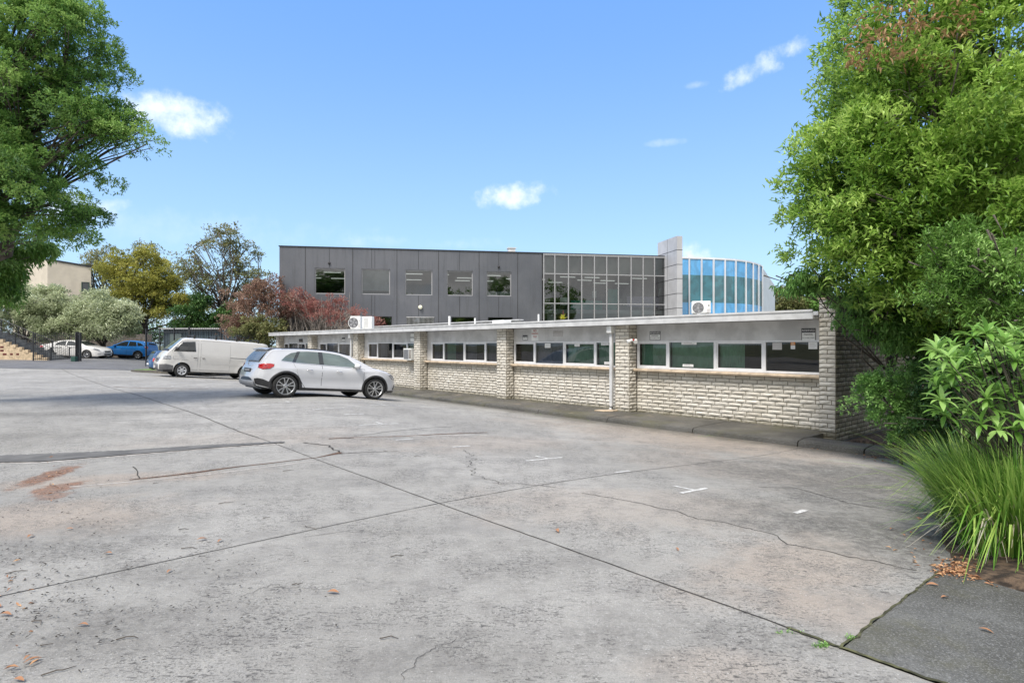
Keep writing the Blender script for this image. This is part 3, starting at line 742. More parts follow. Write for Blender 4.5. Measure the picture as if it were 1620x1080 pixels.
def flatbox():
    X, Y = su(S0-lx(792, .9), U0+.9); t = empty('roof_cowl', (X, Y, 2.315), LROT, 'low white box cowl on the roof between the white vent pipes', 'vent cowl')
    mb = MB(); mb.box(-.32,.32,-.15,.25,.06,.19); mb.build('cowl', 'white_paint', t, bevel=.015)
    mb = MB(); mb.box(-.22,-.12,-.05,.05,0,.06); mb.box(.12,.22,-.05,.05,0,.06); mb.build('foot', 'skid_grey', t)
flatbox()
for px, pt, r, lab in ((711,500,.045,'fatter white vent pipe, leftmost on the roof'),(751.5,503,.032,'thin white vent pipe just left of the low white cowl'),(852,497,.03,'thin white vent pipe close to the yellow plant')):
    X, Y = su(S0-lx(px, .8), U0+.8); t = empty('vent_pipe', (X, Y, 2.316), 0, lab, 'pipe'); h = EYE+(HY-pt)/F*Y-2.316
    mb = MB(); mb.tube([(0,0,0),(0,0,h)], r, 12); mb.build('pipe', 'white_paint', t, smooth=False)
    mb = MB(); mb.lathe([(r*2,0),(r*1.6,.03),(r*1.05,.04)], 'z', 12); mb.build('flashing', 'skid_grey', t)
# security light on the pillar
def seclight():
    X, Y = su(S0-lx(1005, -.02), U0-.02); t = empty('security_light', (X, Y, 1.70), LROT, 'twin-head security light with a red lens on the brick pillar', 'light')
    mb = MB(); mb.box(-.045,.045,-.03,.0,-.05,.05); mb.build('bracket', 'white_plastic', t, bevel=.008)
    for sx in (-1, 1):
        mb = MB(); mb.tube([(sx*.04,-.03,.0),(sx*.08,-.07,-.01)], .014, 8); mb.tube([(sx*.06,-.05,.03),(sx*.14,-.17,-.03)], [.035,.055], 12); mb.build('lamp_head', 'white_plastic', t, smooth=False)
    mb = MB(); mb.sphere((-.02,-.05,.03), .028, 6); mb.build('sensor_lens', 'lamp_red', t, smooth=True)
seclight()
# yellow spiky plant behind the roof edge
# ================================================================== TWO-STOREY DARK BUILDING (local x along the facade, y back)
OD = (-16.05, 41.0); DD = Vector((.9857, .1685)).normalized(); DN = Vector((-DD.y, DD.x)); DROT = math.atan2(DD.y, DD.x)
def fx(px, back=0.0):
    k = (px-810)/F; ox, oy = OD[0]+DN.x*back, OD[1]+DN.y*back
    return (k*oy-ox)/(DD.x-k*DD.y)
def fz(px, py, back=0.0):
    x = fx(px, back); d = OD[1]+DN.y*back+x*DD.y
    return EYE+(HY-py)/F*d
dk = empty('office_block', (OD[0], OD[1], 0), DROT, 'large dark grey two-storey block with a glazed wall and a curved blue glass end', 'building')
TOP = fz(442, 389.5); XE = fx(858); XG = fx(1053)
# facade in strips around the openings
UP = [(498,546,424,466),(572,617,426,466),(641,684,426.5,466.5),(707,748,427.5,467),(770,809,429,466.5)]
LO = [(560,620,501,530),(643,687,500.5,530),(714,751,501,530),(772,811,501,530)]
def hole_rects():
    r = []
    for a, b, t, bt in UP: r.append((fx(a), fx(b), fz(a, bt), fz(a, t)))
    for a, b, t, bt in LO: r.append((fx(a), fx(b), .9, fz(a, t)))
    return r
HR = hole_rects(); zu0 = sum(h[2] for h in HR[:5])/5; zu1 = sum(h[3] for h in HR[:5])/5; zl1 = sum(h[3] for h in HR[5:])/4
HR = [(a,b,zu0,zu1) for a,b,_,_ in HR[:5]]+[(a,b,.9,zl1) for a,b,_,_ in HR[5:]]
mb = MB(); W = .28
def band(z0, z1, holes):
    x = 0
    for a, b in holes: mb.box(x, a, 0, W, z0, z1); x = b
    mb.box(x, XE, 0, W, z0, z1)
band(zu1, TOP, []); band(zu0, zu1, [h[:2] for h in HR[:5]]); band(zl1, zu0, []); band(.9, zl1, [h[:2] for h in HR[5:]]); band(-.6, .9, [])
mb.box(0, W, W, 17, -.6, TOP)
wall = mb.build('facade', 'dark_panel', dk)
mb = MB()
for px in (483,558,628,694,758,819,857.5):
    x = fx(px); mb.box(x-.02, x+.02, -.004, .0-.001, -.5, TOP-.02)
for px in (521,588,593,662,727,789):
    x = fx(px)
    mb.box(x-.015, x+.015, -.004, -.001, zu1+.05, TOP-.02); mb.box(x-.015, x+.015, -.004, -.001, zl1+.05, zu0-.05)
mb.build('panel_joint', 'black_plastic', wall)
mb = MB(); mb.box(-.05, XG+.1, -.06, .4, TOP, TOP+.05); mb.build('roof_capping', 'black_metal', dk)
mb = MB()
mb = None
for px in (521, 789): mb = MB(); mb.sphere((fx(px), -.03, zu1+.35), .09, 6); mb.build('wall_vent', 'black_plastic', dk, smooth=True)
mb = MB(); mb.box(-.02, XG, .3, 17, 3.95, 4.25); mb.build('floor_slab', 'ceiling_tile', dk)
mb = MB(); mb.box(.3, XG, .3, 17, fz(900,433.5), TOP-.02); mb.build('ceiling', 'ceiling_tile', dk)
mb = MB(); mb.box(.3, XG, 9, 9.2, -.6, TOP-.5); mb.box(XG-.1, XG+.1, .2, 17, -.6, TOP-.02); mb.build('inner_wall', 'interior_dark', dk)
mb = MB(); mb.box(.0, XG, 17, 17.2, -.6, TOP-.05); mb.build('rear_wall', 'dark_panel', dk)
# windows in the solid part
for i, (a, b, z0, z1) in enumerate(HR):
    w = empty('window', (0,0,0)); w.parent = dk; y = .10
    mb = MB(); f = .06
    mb.box(a,b,y,y+.06,z0,z0+f); mb.box(a,b,y,y+.06,z1-f,z1); mb.box(a,a+f,y,y+.06,z0+f,z1-f); mb.box(b-f,b,y,y+.06,z0+f,z1-f)
    mb.build('frame', 'dark_mullion' if i < 5 else 'black_metal', w)
    mb = MB(); mb.add([(a,y+.03,z0),(b,y+.03,z0),(b,y+.03,z1),(a,y+.03,z1)], [(0,1,2,3)]); mb.build('pane', 'tinted_glass', w)
    if i == 1: mb = MB(); mb.box(a+f,b-f,y+.1,y+.12,z0+.28,z1-f); mb.build('blind', 'blind_grey', w)
    if i == 4: mb = MB(); mb.box(a+f,b-f,y+.1,y+.12,z0+.04,z0+.35); mb.build('blind', 'blind_grey', w)
    if i == 6:
        mb = MB()
        for k in range(22): xx = a+(b-a)*(k+.5)/22; mb.tube([(xx,-.03,z0),(xx,-.03,z1-.02)], .010, 5)
        mb.box(a,b,-.05,-.01,z1-.06,z1-.02); mb.build('security_bars', 'fascia_metal', w)
# ceiling tubes seen through the glass
mb = MB()
CZ = fz(900,433.5)
for row in range(3):
    for k in range(14):
        if (k*7+row*5) % 3 == 0: continue
        x = .8+k*1.95; y = 1.4+row*2.0; mb.box(x, x+1.2, y, y+.08, CZ-.08, CZ-.04)
mb.build('ceiling_lights', 'tube_light', dk)
# glazed part
GX = [fx(p) for p in (860,877.5,899,920,940,959.5,978,998,1017,1035,1052.5)]
ROWS = [1.0, fz(900,498)-.9, fz(900,480), fz(900,433.5), TOP-.10]
cw = None; mb = MB()
for x in GX: mb.box(x-.035, x+.035, -.07, .05, .2, TOP-.02)
for z in ROWS: mb.box(GX[0]+.035, GX[-1]-.035, -.035, .045, z-.035, z+.035)
mb.box(GX[0], GX[-1], -.04, .2, TOP-.10, TOP)
cw = mb.build('curtain_wall', 'dark_mullion', dk)
for i in range(10):
    for j in range(4):
        mb = MB(); a, b = GX[i]+.035, GX[i+1]-.035; jj = .004*math.sin(i*7+j*3)
        mb.add([(a,-.0+jj,ROWS[j]+.035),(b,-.0-jj,ROWS[j]+.035),(b,-.0-jj*.5,ROWS[j+1]-.035),(a,.0+jj*.5,ROWS[j+1]-.035)], [(0,1,2,3)]); mb.build('glass_pane', 'tinted_glass', cw)
# inside the glazed office: partitions and fit-out
mb = MB(); xg = GX[0]; mb.box(xg+2.4, xg+4.9, 1.1, 1.2, 4.25, 5.0); mb.box(xg+5.3, xg+6.1, .9, 1.0, 4.25, 5.9); mb.build('green_partition', simple('teal_wall', (.03,.30,.22), .8) or MATS['teal_wall'], dk)
mb = MB(); mb.box(xg+6.9, xg+10.2, 1.0, 1.1, 4.55, 5.35); mb.build('mauve_partition', simple('mauve_wall', (.32,.26,.40), .8) or MATS['mauve_wall'], dk)
mb = MB(); mb.box(xg+1.5, xg+2.2, .8, 1.0, 4.6, 5.2); mb.box(xg+4.0,xg+4.3,.7,.8,5.2,5.7); mb.box(xg+9.4,xg+9.7,.7,.8,5.5,6.0); mb.build('office_cabinet', 'paper', dk)
mb = MB()
for k in range(9): mb.box(xg+.4+k*1.15, xg+.9+k*1.15, 1.6, 1.9, 4.25, 5.25+.3*math.sin(k*5))
mb.build('desk_row', 'timber_grey', dk)
mb = MB(); mb.box(xg+.5, xg+1.2, .9, 1.0, 1.0, 3.9); mb.build('column', 'fin_grey', dk)
# blade wall
A = Vector((12.16, 43.8)); B = Vector((11.50, 46.9)); zt = 9.61; n_ = (B-A).normalized(); t_ = Vector((n_.y, -n_.x))*.44
def loc2(v): d = Vector(v)-Vector(OD); return (d.dot(DD), d.dot(DN))
q = [loc2(A), loc2(A+t_), loc2(B+t_), loc2(B)]
mb = MB(); mb.prism(q, -.6, zt); fin = mb.build('blade_wall', 'fin_grey', dk, fix=True)
mb = MB()
for py in (395,418,440.5,464,487):
    z = EYE+(HY-py)/F*A.y; e = .006
    o = [loc2(A+(-n_*e)-t_.normalized()*e), loc2(A+t_-n_*e+t_.normalized()*e), loc2(B+t_+n_*e+t_.normalized()*e), loc2(B+n_*e-t_.normalized()*e)]
    mb.prism(o, z-.02, z+.02)
o = [loc2(A+n_*1.5-t_.normalized()*.007), loc2(A+n_*1.53-t_.normalized()*.007), loc2(A+n_*1.53), loc2(A+n_*1.5)]
mb.prism(o, 0, zt-.01); mb.build('panel_joint', 'grille_dark', fin)
# curved blue glass end
CP = []
for px, py in ((1076,408),(1089.5,408.3),(1109,409),(1128,409.6),(1146,410.4),(1163,411.6),(1179,413.6),(1190.5,416),(1199,418.5),(1205,421)):
    d = 6.75*F/(HY-py); CP.append(Vector(((px-810)/F*d, d)))
LP = [loc2(p) for p in CP]; HZ = 8.35
def zrow(py): return EYE+(HY-py)/F*47.0
R3 = [.5, 2.0, zrow(479), zrow(436), HZ-.06]
mb = MB()
for p in LP: mb.box(p[0]-.042, p[0]+.042, p[1]-.16, p[1]+.06, 0, HZ)
for a, b in zip(LP[:-1], LP[1:]):
    for z, e in ((HZ, .05), (.3, .1)):
        v = Vector(b)-Vector(a); nn = Vector((v.y, -v.x)).normalized()*.05; c = [Vector(a)+nn, Vector(b)+nn, Vector(b)-nn, Vector(a)-nn]
        mb.prism([tuple(k) for k in c], z-e, z+.03)
cv = mb.build('curved_glazing', 'white_cladding', dk)
for i, (a, b) in enumerate(zip(LP[:-1], LP[1:])):
    for j in range(4):
        mb = MB(); mb.add([(a[0],a[1],R3[j]),(b[0],b[1],R3[j]),(b[0],b[1],R3[j+1]),(a[0],a[1],R3[j+1])], [(0,1,2,3)])
        mb.build('glass_pane', 'teal_glass' if j in (0, 2) else 'blue_spandrel', cv)
mb = MB(); pl = LP+[(LP[-1][0]-1, 16.5), (XG+.2, 16.5)]; mb.prism(pl, HZ+.03, HZ+.10); mb.build('curved_roof', 'white_cladding', dk)
# white end wall with a raked top
a = CP[-1]; d2 = 56.5; b = Vector(((1226-810)/F*d2, d2)); zb = EYE+(HY-452)/F*d2; nn = Vector((b.y-a.y, a.x-b.x)).normalized()*.3
mb = MB(); la, lb, lc, ld = loc2(a), loc2(b), loc2(b-nn), loc2(a-nn)
mb.add([(*la,-.6),(*lb,-.6),(*lb,zb),(*la,HZ),(*ld,-.6),(*lc,-.6),(*lc,zb),(*ld,HZ)], [(0,1,2,3),(7,6,5,4),(0,4,5,1),(1,5,6,2),(2,6,7,3),(3,7,4,0)])
mb.build('end_wall', 'white_cladding', dk, fix=True)
# roof plant
x = fx(809, 3); o = empty('rooftop_vent', (OD[0]+DD.x*x+DN.x*3, OD[1]+DD.y*x+DN.y*3, TOP-.1), DROT, 'small pale box vent on the roof of the dark block', 'vent')
mb = MB(); mb.box(-.28,.28,-.28,.28,0,.85); mb.build('duct', 'fascia_metal', o, bevel=.02)
mb = MB(); mb.box(-.34,.34,-.34,.34,.85,.91); mb.build('cap', 'fascia_metal', o)
X = fx(665); o = empty('bulkhead_light', (OD[0]+DD.x*X-DN.x*.0, OD[1]+DD.y*X, fz(665,486)), DROT, 'round pale bulkhead light on the dark wall above the barred window', 'light')
mb = MB(); mb.sphere((0,-.10,0), .15, 8, (1,.7,1)); mb.build('globe', 'lamp_globe', o, smooth=True)
mb = MB(); mb.lathe([(.16,-.005),(.16,-.05),(.13,-.06)], 'y', 20); mb.build('base_ring', 'black_metal', o)
# ================================================================== FAR LEFT: beige building, stairs, fences, shed
def Wbox(name, P0, P1, thick, z0, z1, mat, label, cat):
    pass
p0 = at(20, 432, 64); p1 = at(144, 432, 62); p2 = at(146, 430, 74)
bb = empty('beige_building', (p0.x, p0.y, 0), 0, 'plain beige rendered building with a flat roof behind the silvery shrubs', 'building')
def rel(p): return (p[0]-p0.x, p[1]-p0.y)
zt = EYE+(HY-412)/F*63
# raked skyline: roof falls to the right
l = [(rel(at(20,400,66))), rel(at(75,410,62)), rel(at(144,430,64)), rel(at(150,430,80)), rel(at(20,400,80))]
zs = [EYE+(HY-404)/F*66, EYE+(HY-411.5)/F*62, EYE+(HY-423)/F*64, EYE+(HY-423)/F*64, EYE+(HY-404)/F*66]
mb = MB(); n = 5
mb.add([(*p, 0) for p in l]+[(*p, z) for p, z in zip(l, zs)], [(0,1,6,5),(1,2,7,6),(2,3,8,7),(3,4,9,8),(4,0,5,9),(5,6,7),(5,7,8),(5,8,9)])
mb.build('wall', 'beige_render', bb, fix=True)
mb = MB()
for (p, z), (q_, w_) in zip(list(zip(l, zs))[:2], list(zip(l, zs))[1:3]):
    mb.add([(p[0],p[1]-.08,z),(q_[0],q_[1]-.08,w_),(q_[0],q_[1]-.08,w_+.18),(p[0],p[1]-.08,z+.18),(p[0],p[1]+.3,z+.18),(q_[0],q_[1]+.3,w_+.18)], [(0,1,2,3),(3,2,5,4)])
mb.build('roof_flashing', 'black_metal', bb)
a_, b_ = rel(at(131,447,63.6)), rel(at(142.5,447,63.9)); mb = MB(); z0_, z1_ = EYE+(HY-463)/F*64, EYE+(HY-447)/F*64
mb.add([(a_[0],a_[1]-.12,z0_),(b_[0],b_[1]-.12,z0_),(b_[0],b_[1]-.12,z1_),(a_[0],a_[1]-.12,z1_)], [(0,1,2,3)]); wn = mb.build('window', 'tinted_glass' if 0 else 'car_glass_dark', bb)
mb = MB(); mb.tube([(a_[0],a_[1]-.14,z0_),(b_[0],b_[1]-.14,z0_),(b_[0],b_[1]-.14,z1_),(a_[0],a_[1]-.14,z1_),(a_[0],a_[1]-.14,z0_)], .05, 4); mb.build('frame', 'green_metal', wn)
# stairs: brick stringer wall with vent holes, treads and rails
def stairs():
    d = 43.5; q0 = at(78, 574, d); zg = g(q0.x, q0.y)
    t = empty('staircase', (q0.x, q0.y, zg), 0, 'outdoor flight of concrete steps on a sandy brick wall with black rails', 'staircase')
    W_ = 4.6; Hh = 1.75                                            # run to the left, rise
    n = 10; run = .46; rise = .19
    mb = MB(); poly = [(0,-.3),(0,.05)]+[(-n*run, n*rise+.0)]+[(-14, n*rise),( -14,-.3)]
    mb.prismy(poly, -.2, .0); mb.build('stringer_wall', 'sand_brick', t, fix=True)
    mb = MB()
    for i in range(14): mb.box(-(i+1)*run-.1, -i*run, .002, 1.9, i*rise-.1, (i+1)*rise)
    mb.build('steps', 'parapet_grey', t)
    for i in range(14): mb = MB(); mb.box(-i*run-.20, -i*run+.02, -.24, .0-.002, i*rise-.03, (i+1)*rise+.03); mb.build('end_block', 'sand_brick', t, bevel=.02)
    mb = MB()
    for (x, z, w) in ((-2.15,.46,.20),(-2.6,.46,.2),(-3.1,.46,.28),(-3.3,.72,.26),(-3.3,.98,.26),(-3.9,.46,.2),(-4.2,.72,.3),(-4.4,1.0,.3)):
        mb.box(x-w/2, x+w/2, -.206, -.198, z-.07, z+.07)
    mb.build('air_brick', 'vent_red', t)
    for yy, r_ in ((.02, 1), (1.85, 1)):
        mb = MB()
        mb.tube([(.9,yy,.0+.95),(.1,yy,.95),(-14*run,yy,14*rise+.95)], .03, 6)
        for k in range(7): z = .12+k*.12; mb.tube([(.1,yy,z),(-14*run,yy,14*rise+z)], .010, 4)
        mb.build('handrail', 'black_metal', t)
        mb = MB()
        for k in range(6): x = .1-k*1.3; mb.box(x-.03,x+.03,yy-.03,yy+.03,max(0,-x/run*rise)-.1, max(0,-x/run*rise)+.96)
        mb.build('baluster_post', 'black_metal', t)
stairs()
def picket_fence(name, pA, pB, z0, z1, step, label, cat='fence', post=2.4, mat='black_metal', r=.012, spear=True):
    a = Vector(pA); b = Vector(pB); L = (b-a).length; ang = math.atan2(b.y-a.y, b.x-a.x)
    t = empty(name, (a.x, a.y, z0), ang, label, cat); h = z1-z0; dz = 0
    mb = MB(); n = int(L/step)
    for i in range(n+1): x = L*i/n; mb.tube([(x,0,.08),(x,0,h)], r, 4)
    mb.build('pickets', mat, t)
    for z in (.16, h-.22): mb = MB(); mb.box(0,L,-.02,.02,z-.02,z+.02); mb.build('rail', mat, t)
    m_ = max(1, round(L/post))
    for i in range(m_+1): mb = MB(); x = L*i/m_; mb.box(x-.035,x+.035,-.035,.035,-.1,h+.04); mb.build('post', mat, t)
    return t
a = at(78, 560, 42.5); b = at(120, 560, 43.0); zg = g(b.x, b.y)
picket_fence('sliding_gate', (a.x-1.1, a.y-.05), (b.x, b.y), zg+.02, EYE+(HY-526)/F*43, .125, 'black barred sliding gate standing open before the white sedan', 'gate')
t = empty('gate_post', (*[at(124.5,560,43.1)[i] for i in (0, 1)], g(*at(124.5,560,43.1)[:2])), 0, 'stout black gate post with guide frame between white sedan and gate', 'post')
mb = MB(); mb.box(-.17,-.03,-.07,.07,-.1,2.15); mb.box(.05,.16,-.07,.07,-.1,2.10); mb.build('upright', 'black_metal', t)
mb = MB(); mb.box(-.03,.05,-.05,.05,1.9,2.0); mb.box(-.03,.05,-.05,.05,.5,.6); mb.build('guide', 'black_metal', t)
t = empty('gate_motor', (*[at(117.5,565,42.6)[i] for i in (0, 1)], g(*at(117.5,565,42.6)[:2])), 0, 'dark green gate motor box on the ground by the gate post', 'motor')
mb = MB(); mb.box(-.16,.16,-.14,.14,0,.36); mb.build('housing', 'green_metal', t, bevel=.03)
mb = MB(); mb.box(-.2,.2,-.18,.18,-.02,.03); mb.build('base_plate', 'black_metal', t)
a = at(231, 560, 41.5); b = at(300, 560, 39.5); c = at(400, 545, 39.0)
zf0 = .1
picket_fence('boundary_fence', (b.x, b.y), (c.x, c.y), .12, EYE+(HY-517.5)/F*39.2, .13, 'black picket fence running behind the white van roof', 'fence')
picket_fence('fence_gate', (a.x, a.y), (b.x-.06, b.y+.03), .12, EYE+(HY-520)/F*40.5, .11, 'black barred gate leaf between the blue car and the van', 'gate', post=1.6)
a = at(-20, 540, 56); b = at(240, 535, 56)
t = empty('paling_fence', (a.x, a.y, .3), math.atan2(b.y-a.y, b.x-a.x), 'weathered timber paling fence behind the white and blue cars', 'fence'); L = (b-a).length
mb = MB(); random.seed(5); x = 0
while x < L: mb.box(x, x+.12, random.uniform(-.01,.01), .02, 0, 2.3+random.uniform(-.04,.04)); x += .125
mb.build('palings', 'timber_grey', t)
mb = MB()
for z in (.5, 1.9): mb.box(0, L, .025, .07, z-.05, z+.05)
mb.build('rail', 'timber_grey', t)
# blue-grey shed with a skillion roof
a = at(258, 520, 44); b = at(385, 520, 43.5)
t = empty('shed', (a.x, a.y, .1), math.atan2(b.y-a.y, b.x-a.x), 'low dark blue steel shed with a pale thin roof behind the picket fence', 'shed'); L = (b-a).length
mb = MB(); mb.box(0,L,.1,4,-.1,EYE+(HY-521)/F*44-.1); 
mb.build('wall', 'shed_blue', t)
mb = MB()
for k in range(int(L/.2)): mb.box(k*.2, k*.2+.07, .07, .099, 0, EYE+(HY-521)/F*44-.12)
mb.build('wall_ribs', 'shed_blue', t)
mb = MB(); z = EYE+(HY-521)/F*44-.1; mb.box(-.2,L*.72,-.2,4.2,z+.0,z+.10); mb.build('roof', 'shed_roof', t)
mb = MB(); mb.box(.5,1.4,.05,.068,1.2,2.3); mb.build('window', 'car_glass', t)
a = at(330, 540, 39.8)
# ================================================================== FOLIAGE
def make_leaves(name, mat, tips, dirs, n_per, length, width, parent, spread=.9, seed=0, droop=.0, tones=None, fold=.25, jitter=.35, up=.25):
    rs = np.random.RandomState(seed); T = np.repeat(tips, n_per, 0); D = np.repeat(dirs, n_per, 0); N = len(T)
    rnd = rs.normal(size=(N, 3)); rnd /= np.linalg.norm(rnd, axis=1)[:, None]+1e-9
    d = D*(1-spread*.5)+rnd*spread; d[:, 2] += up-droop; d /= np.linalg.norm(d, axis=1)[:, None]+1e-9
    T = T+rs.normal(size=(N, 3))*length*jitter
    h = np.cross(d, np.array([0, 0, 1.0])); h += rs.normal(size=(N, 3))*.35; h -= d*(h*d).sum(1)[:, None]; h /= np.linalg.norm(h, axis=1)[:, None]+1e-9
    nn = np.cross(h, d); nn *= np.sign(nn[:, 2]+1e-6)[:, None]
    L = length*rs.uniform(.6, 1.15, N)[:, None]; Wd = width*rs.uniform(.75, 1.15, N)[:, None]
    base = T; mid = T+d*L*.45+nn*L*.06; tip = T+d*L-nn*L*(.10+droop*.3)
    V = np.empty((N, 4, 3)); V[:, 0] = base; V[:, 1] = mid+h*Wd/2+nn*Wd*fold*.5; V[:, 2] = tip; V[:, 3] = mid-h*Wd/2+nn*Wd*fold*.5
    V = V.reshape(-1, 3).astype(np.float32)
    idx = np.arange(N)[:, None]*4
    F_ = np.concatenate([idx+np.array([0, 1, 2]), idx+np.array([0, 2, 3])], 1).reshape(-1).astype(np.int32)
    me = bpy.data.meshes.new(name); me.vertices.add(N*4); me.vertices.foreach_set('co', V.reshape(-1))
    me.loops.add(N*6); me.loops.foreach_set('vertex_index', F_); me.polygons.add(N*2)
    me.polygons.foreach_set('loop_start', np.arange(0, N*6, 3, dtype=np.int32)); me.polygons.foreach_set('loop_total', np.full(N*2, 3, dtype=np.int32))
    me.update(calc_edges=True); me.materials.append(MATS[mat])
    tn = np.repeat(tones, n_per) if tones is not None else np.full(N, .5)
    tn = np.clip(tn+rs.normal(size=N)*.16, 0, 1)
    a = me.attributes.new('tone', 'FLOAT', 'POINT'); a.data.foreach_set('value', np.repeat(tn, 4).astype(np.float32))
    o = bpy.data.objects.new(name, me); COL.objects.link(o)
    if parent: o.parent = parent
    return o
def crown_tips(blobs, n_clump, clump_r, tips_per, seed, shell=(.62, 1.0), flat=.8, tone_sd=.22):
    """blobs: (x,y,z,rx,ry,rz). Returns tips, dirs, tones, clump centres."""
    rs = np.random.RandomState(seed); B = np.array(blobs, float); wgt = (B[:, 3]*B[:, 5])**1.0; wgt /= wgt.sum()
    P, D, T, C = [], [], [], []
    for _ in range(n_clump):
        b = B[rs.choice(len(B), p=wgt)]; v = rs.normal(size=3); v /= np.linalg.norm(v)
        rad = rs.uniform(*shell)
        c = b[:3]+v*b[3:6]*rad; r = clump_r*rs.uniform(.6, 1.25)
        inside = False
        C.append(c); tone = .5+rs.normal()*tone_sd+.12*(rad-.8)
        k = int(tips_per*rs.uniform(.7, 1.3)); w = rs.normal(size=(k, 3)); w /= np.linalg.norm(w, axis=1)[:, None]
        w[:, 2] = np.abs(w[:, 2])*np.where(rs.rand(k) < .75, 1, -1); q = w*r*rs.uniform(.55, 1.0, (k, 1)); q[:, 2] *= flat
        P.append(c+q); dd = w*.7+v*.5+np.array([0, 0, .15]); D.append(dd/np.linalg.norm(dd, axis=1)[:, None]); T.append(np.full(k, tone)+.12*w[:, 2])
    return np.concatenate(P), np.concatenate(D), np.concatenate(T), np.array(C)
def limbs(mb, base, fork, centres, r0, seed, n=20, k=7, r1=.02, curve=.35):
    rnd = random.Random(seed); base = Vector(base); fork = Vector(fork)
    pts = [base.lerp(fork, t)+Vector((noise.noise(Vector((t*2, seed, 0))), noise.noise(Vector((t*2, seed, 9))), 0))*r0*1.2*t for t in (0, .25, .5, .75, 1)]
    mb.tube(pts, [r0*1.25, r0, r0*.9, r0*.8, r0*.7], 10)
    cs = list(centres); rnd.shuffle(cs)
    for c in cs[:n]:
        c = Vector(c); t = rnd.uniform(.55, 1.0); s_ = base.lerp(fork, t); L = (c-s_).length
        m1 = s_.lerp(c, .33)+Vector((rnd.uniform(-1,1), rnd.uniform(-1,1), rnd.uniform(.0,1)))*L*curve*.4
        m2 = s_.lerp(c, .68)+Vector((rnd.uniform(-1,1), rnd.uniform(-1,1), rnd.uniform(-.2,.8)))*L*curve*.4
        rr = r0*.42*rnd.uniform(.6, 1)
        mb.tube([s_, m1, m2, c], [rr, rr*.7, rr*.4, r1], k)
        for _ in range(3):
            e = c+Vector((rnd.uniform(-1,1), rnd.uniform(-1,1), rnd.uniform(-.4,.8)))*min(L*.22, .28+r1*8)
            mb.tube([m2, m2.lerp(e, .5)+Vector((0,0,L*.03)), e], [rr*.3, rr*.2, r1*.6], 5)
def tree(name, loc, blobs, label, leafmat, cat='tree', n_clump=120, clump_r=.5, tips_per=30, n_per=8, ll=.12, lw=.035, trunk_r=.18, fork=None, seed=1,
         bark='bark', shell=(.62,1.0), spread=.9, n_limb=20, flat=.8, droop=0, group=None, up=.25, extra=None, tone_sd=.22, jitter=.35, r1=.02, limbcurve=.35, leafname='crown'):
    o = empty(name, loc, 0, label, cat, group)
    tips, dirs, tn, C = crown_tips(blobs, n_clump, clump_r, tips_per, seed, shell, flat, tone_sd)
    mb = MB(); limbs(mb, (0,0,-.15), fork or (0,0,blobs[0][2]*.6), C, trunk_r, seed, n=n_limb, r1=r1, curve=limbcurve)
    mb.build('trunk', bark, o, smooth=True)
    make_leaves(leafname, leafmat, tips, dirs, n_per, ll, lw, o, spread=spread, seed=seed, droop=droop, tones=tn, up=up, jitter=jitter)
    if extra: extra(o, tips, dirs, tn, C)
    return o
def wpx(px, py, d, loc): p = at(px, py, d); return (p.x-loc[0], p.y-loc[1], p.z-loc[2])
def pblob(px, py, d, rpx, rpy, loc, rd=None):
    x, y, z = wpx(px, py, d, loc); return (x, y, z, rpx/F*d, (rd if rd else rpx/F*d), rpy/F*d)
# big glossy tree at the right
L = (7.9, 9.9, -.3)
bl = [pblob(1450,250,9.6,165,190,L,1.9), pblob(1352,290,9.4,92,110,L,1.2), pblob(1560,330,8.6,130,150,L,1.4), pblob(1430,60,9.8,110,120,L,1.4), pblob(1590,90,9.2,140,140,L,1.6),
      pblob(1332,385,9.6,68,48,L,1.0), pblob(1430,440,9.6,110,60,L,1.2), pblob(1500,480,9.4,70,60,L,1.0), pblob(1400,170,9.5,70,60,L,1.0), pblob(1300,300,9.5,40,40,L,.6)]
def big_extra(o, tips, dirs, tn, C):
    rs = np.random.RandomState(5)                                  # rusty dying sprays at the top
    c = np.array([wpx(1415,50,8.4,L), wpx(1380,85,8.5,L), wpx(1445,30,8.4,L), wpx(1400,70,8.4,L), wpx(1440,62,8.3,L), wpx(1500,25,8.4,L)]); T = np.concatenate([q+rs.normal(size=(11,3))*.24 for q in c])
    D = rs.normal(size=T.shape); D /= np.linalg.norm(D, axis=1)[:, None]
    make_leaves('dying_leaves', 'leaf_orange', T, D, 7, .13, .032, o, seed=9, tones=np.full(len(T), .5), droop=.4)
    tw = MB(); rnd = random.Random(4)
    for k in range(46):
        p = Vector(wpx(rnd.choice((1470,1440,1510,1560)), rnd.choice((150,120,190,100)), 8.9, L)); e = p+Vector((rnd.uniform(-.7,.5), rnd.uniform(-.5,.1), rnd.uniform(-.25,.35)))
        tw.tube([p, p.lerp(e,.5)+Vector((0,0,.05)), e], [.014,.009,.004], 4)
    tw.build('bare_twigs', 'bark_pale', o)
tree('broadleaf_tree', L, bl, 'huge dense glossy-leaved tree overhanging the right end of the low building', 'leaf_big_tree', n_clump=440, clump_r=.42, tips_per=28, n_per=9, ll=.122, lw=.036, trunk_r=.14,
     fork=(-.5,.2,2.4), seed=11, shell=(.55,1.0), n_limb=34, extra=big_extra, up=.35, droop=.05, tone_sd=.26)
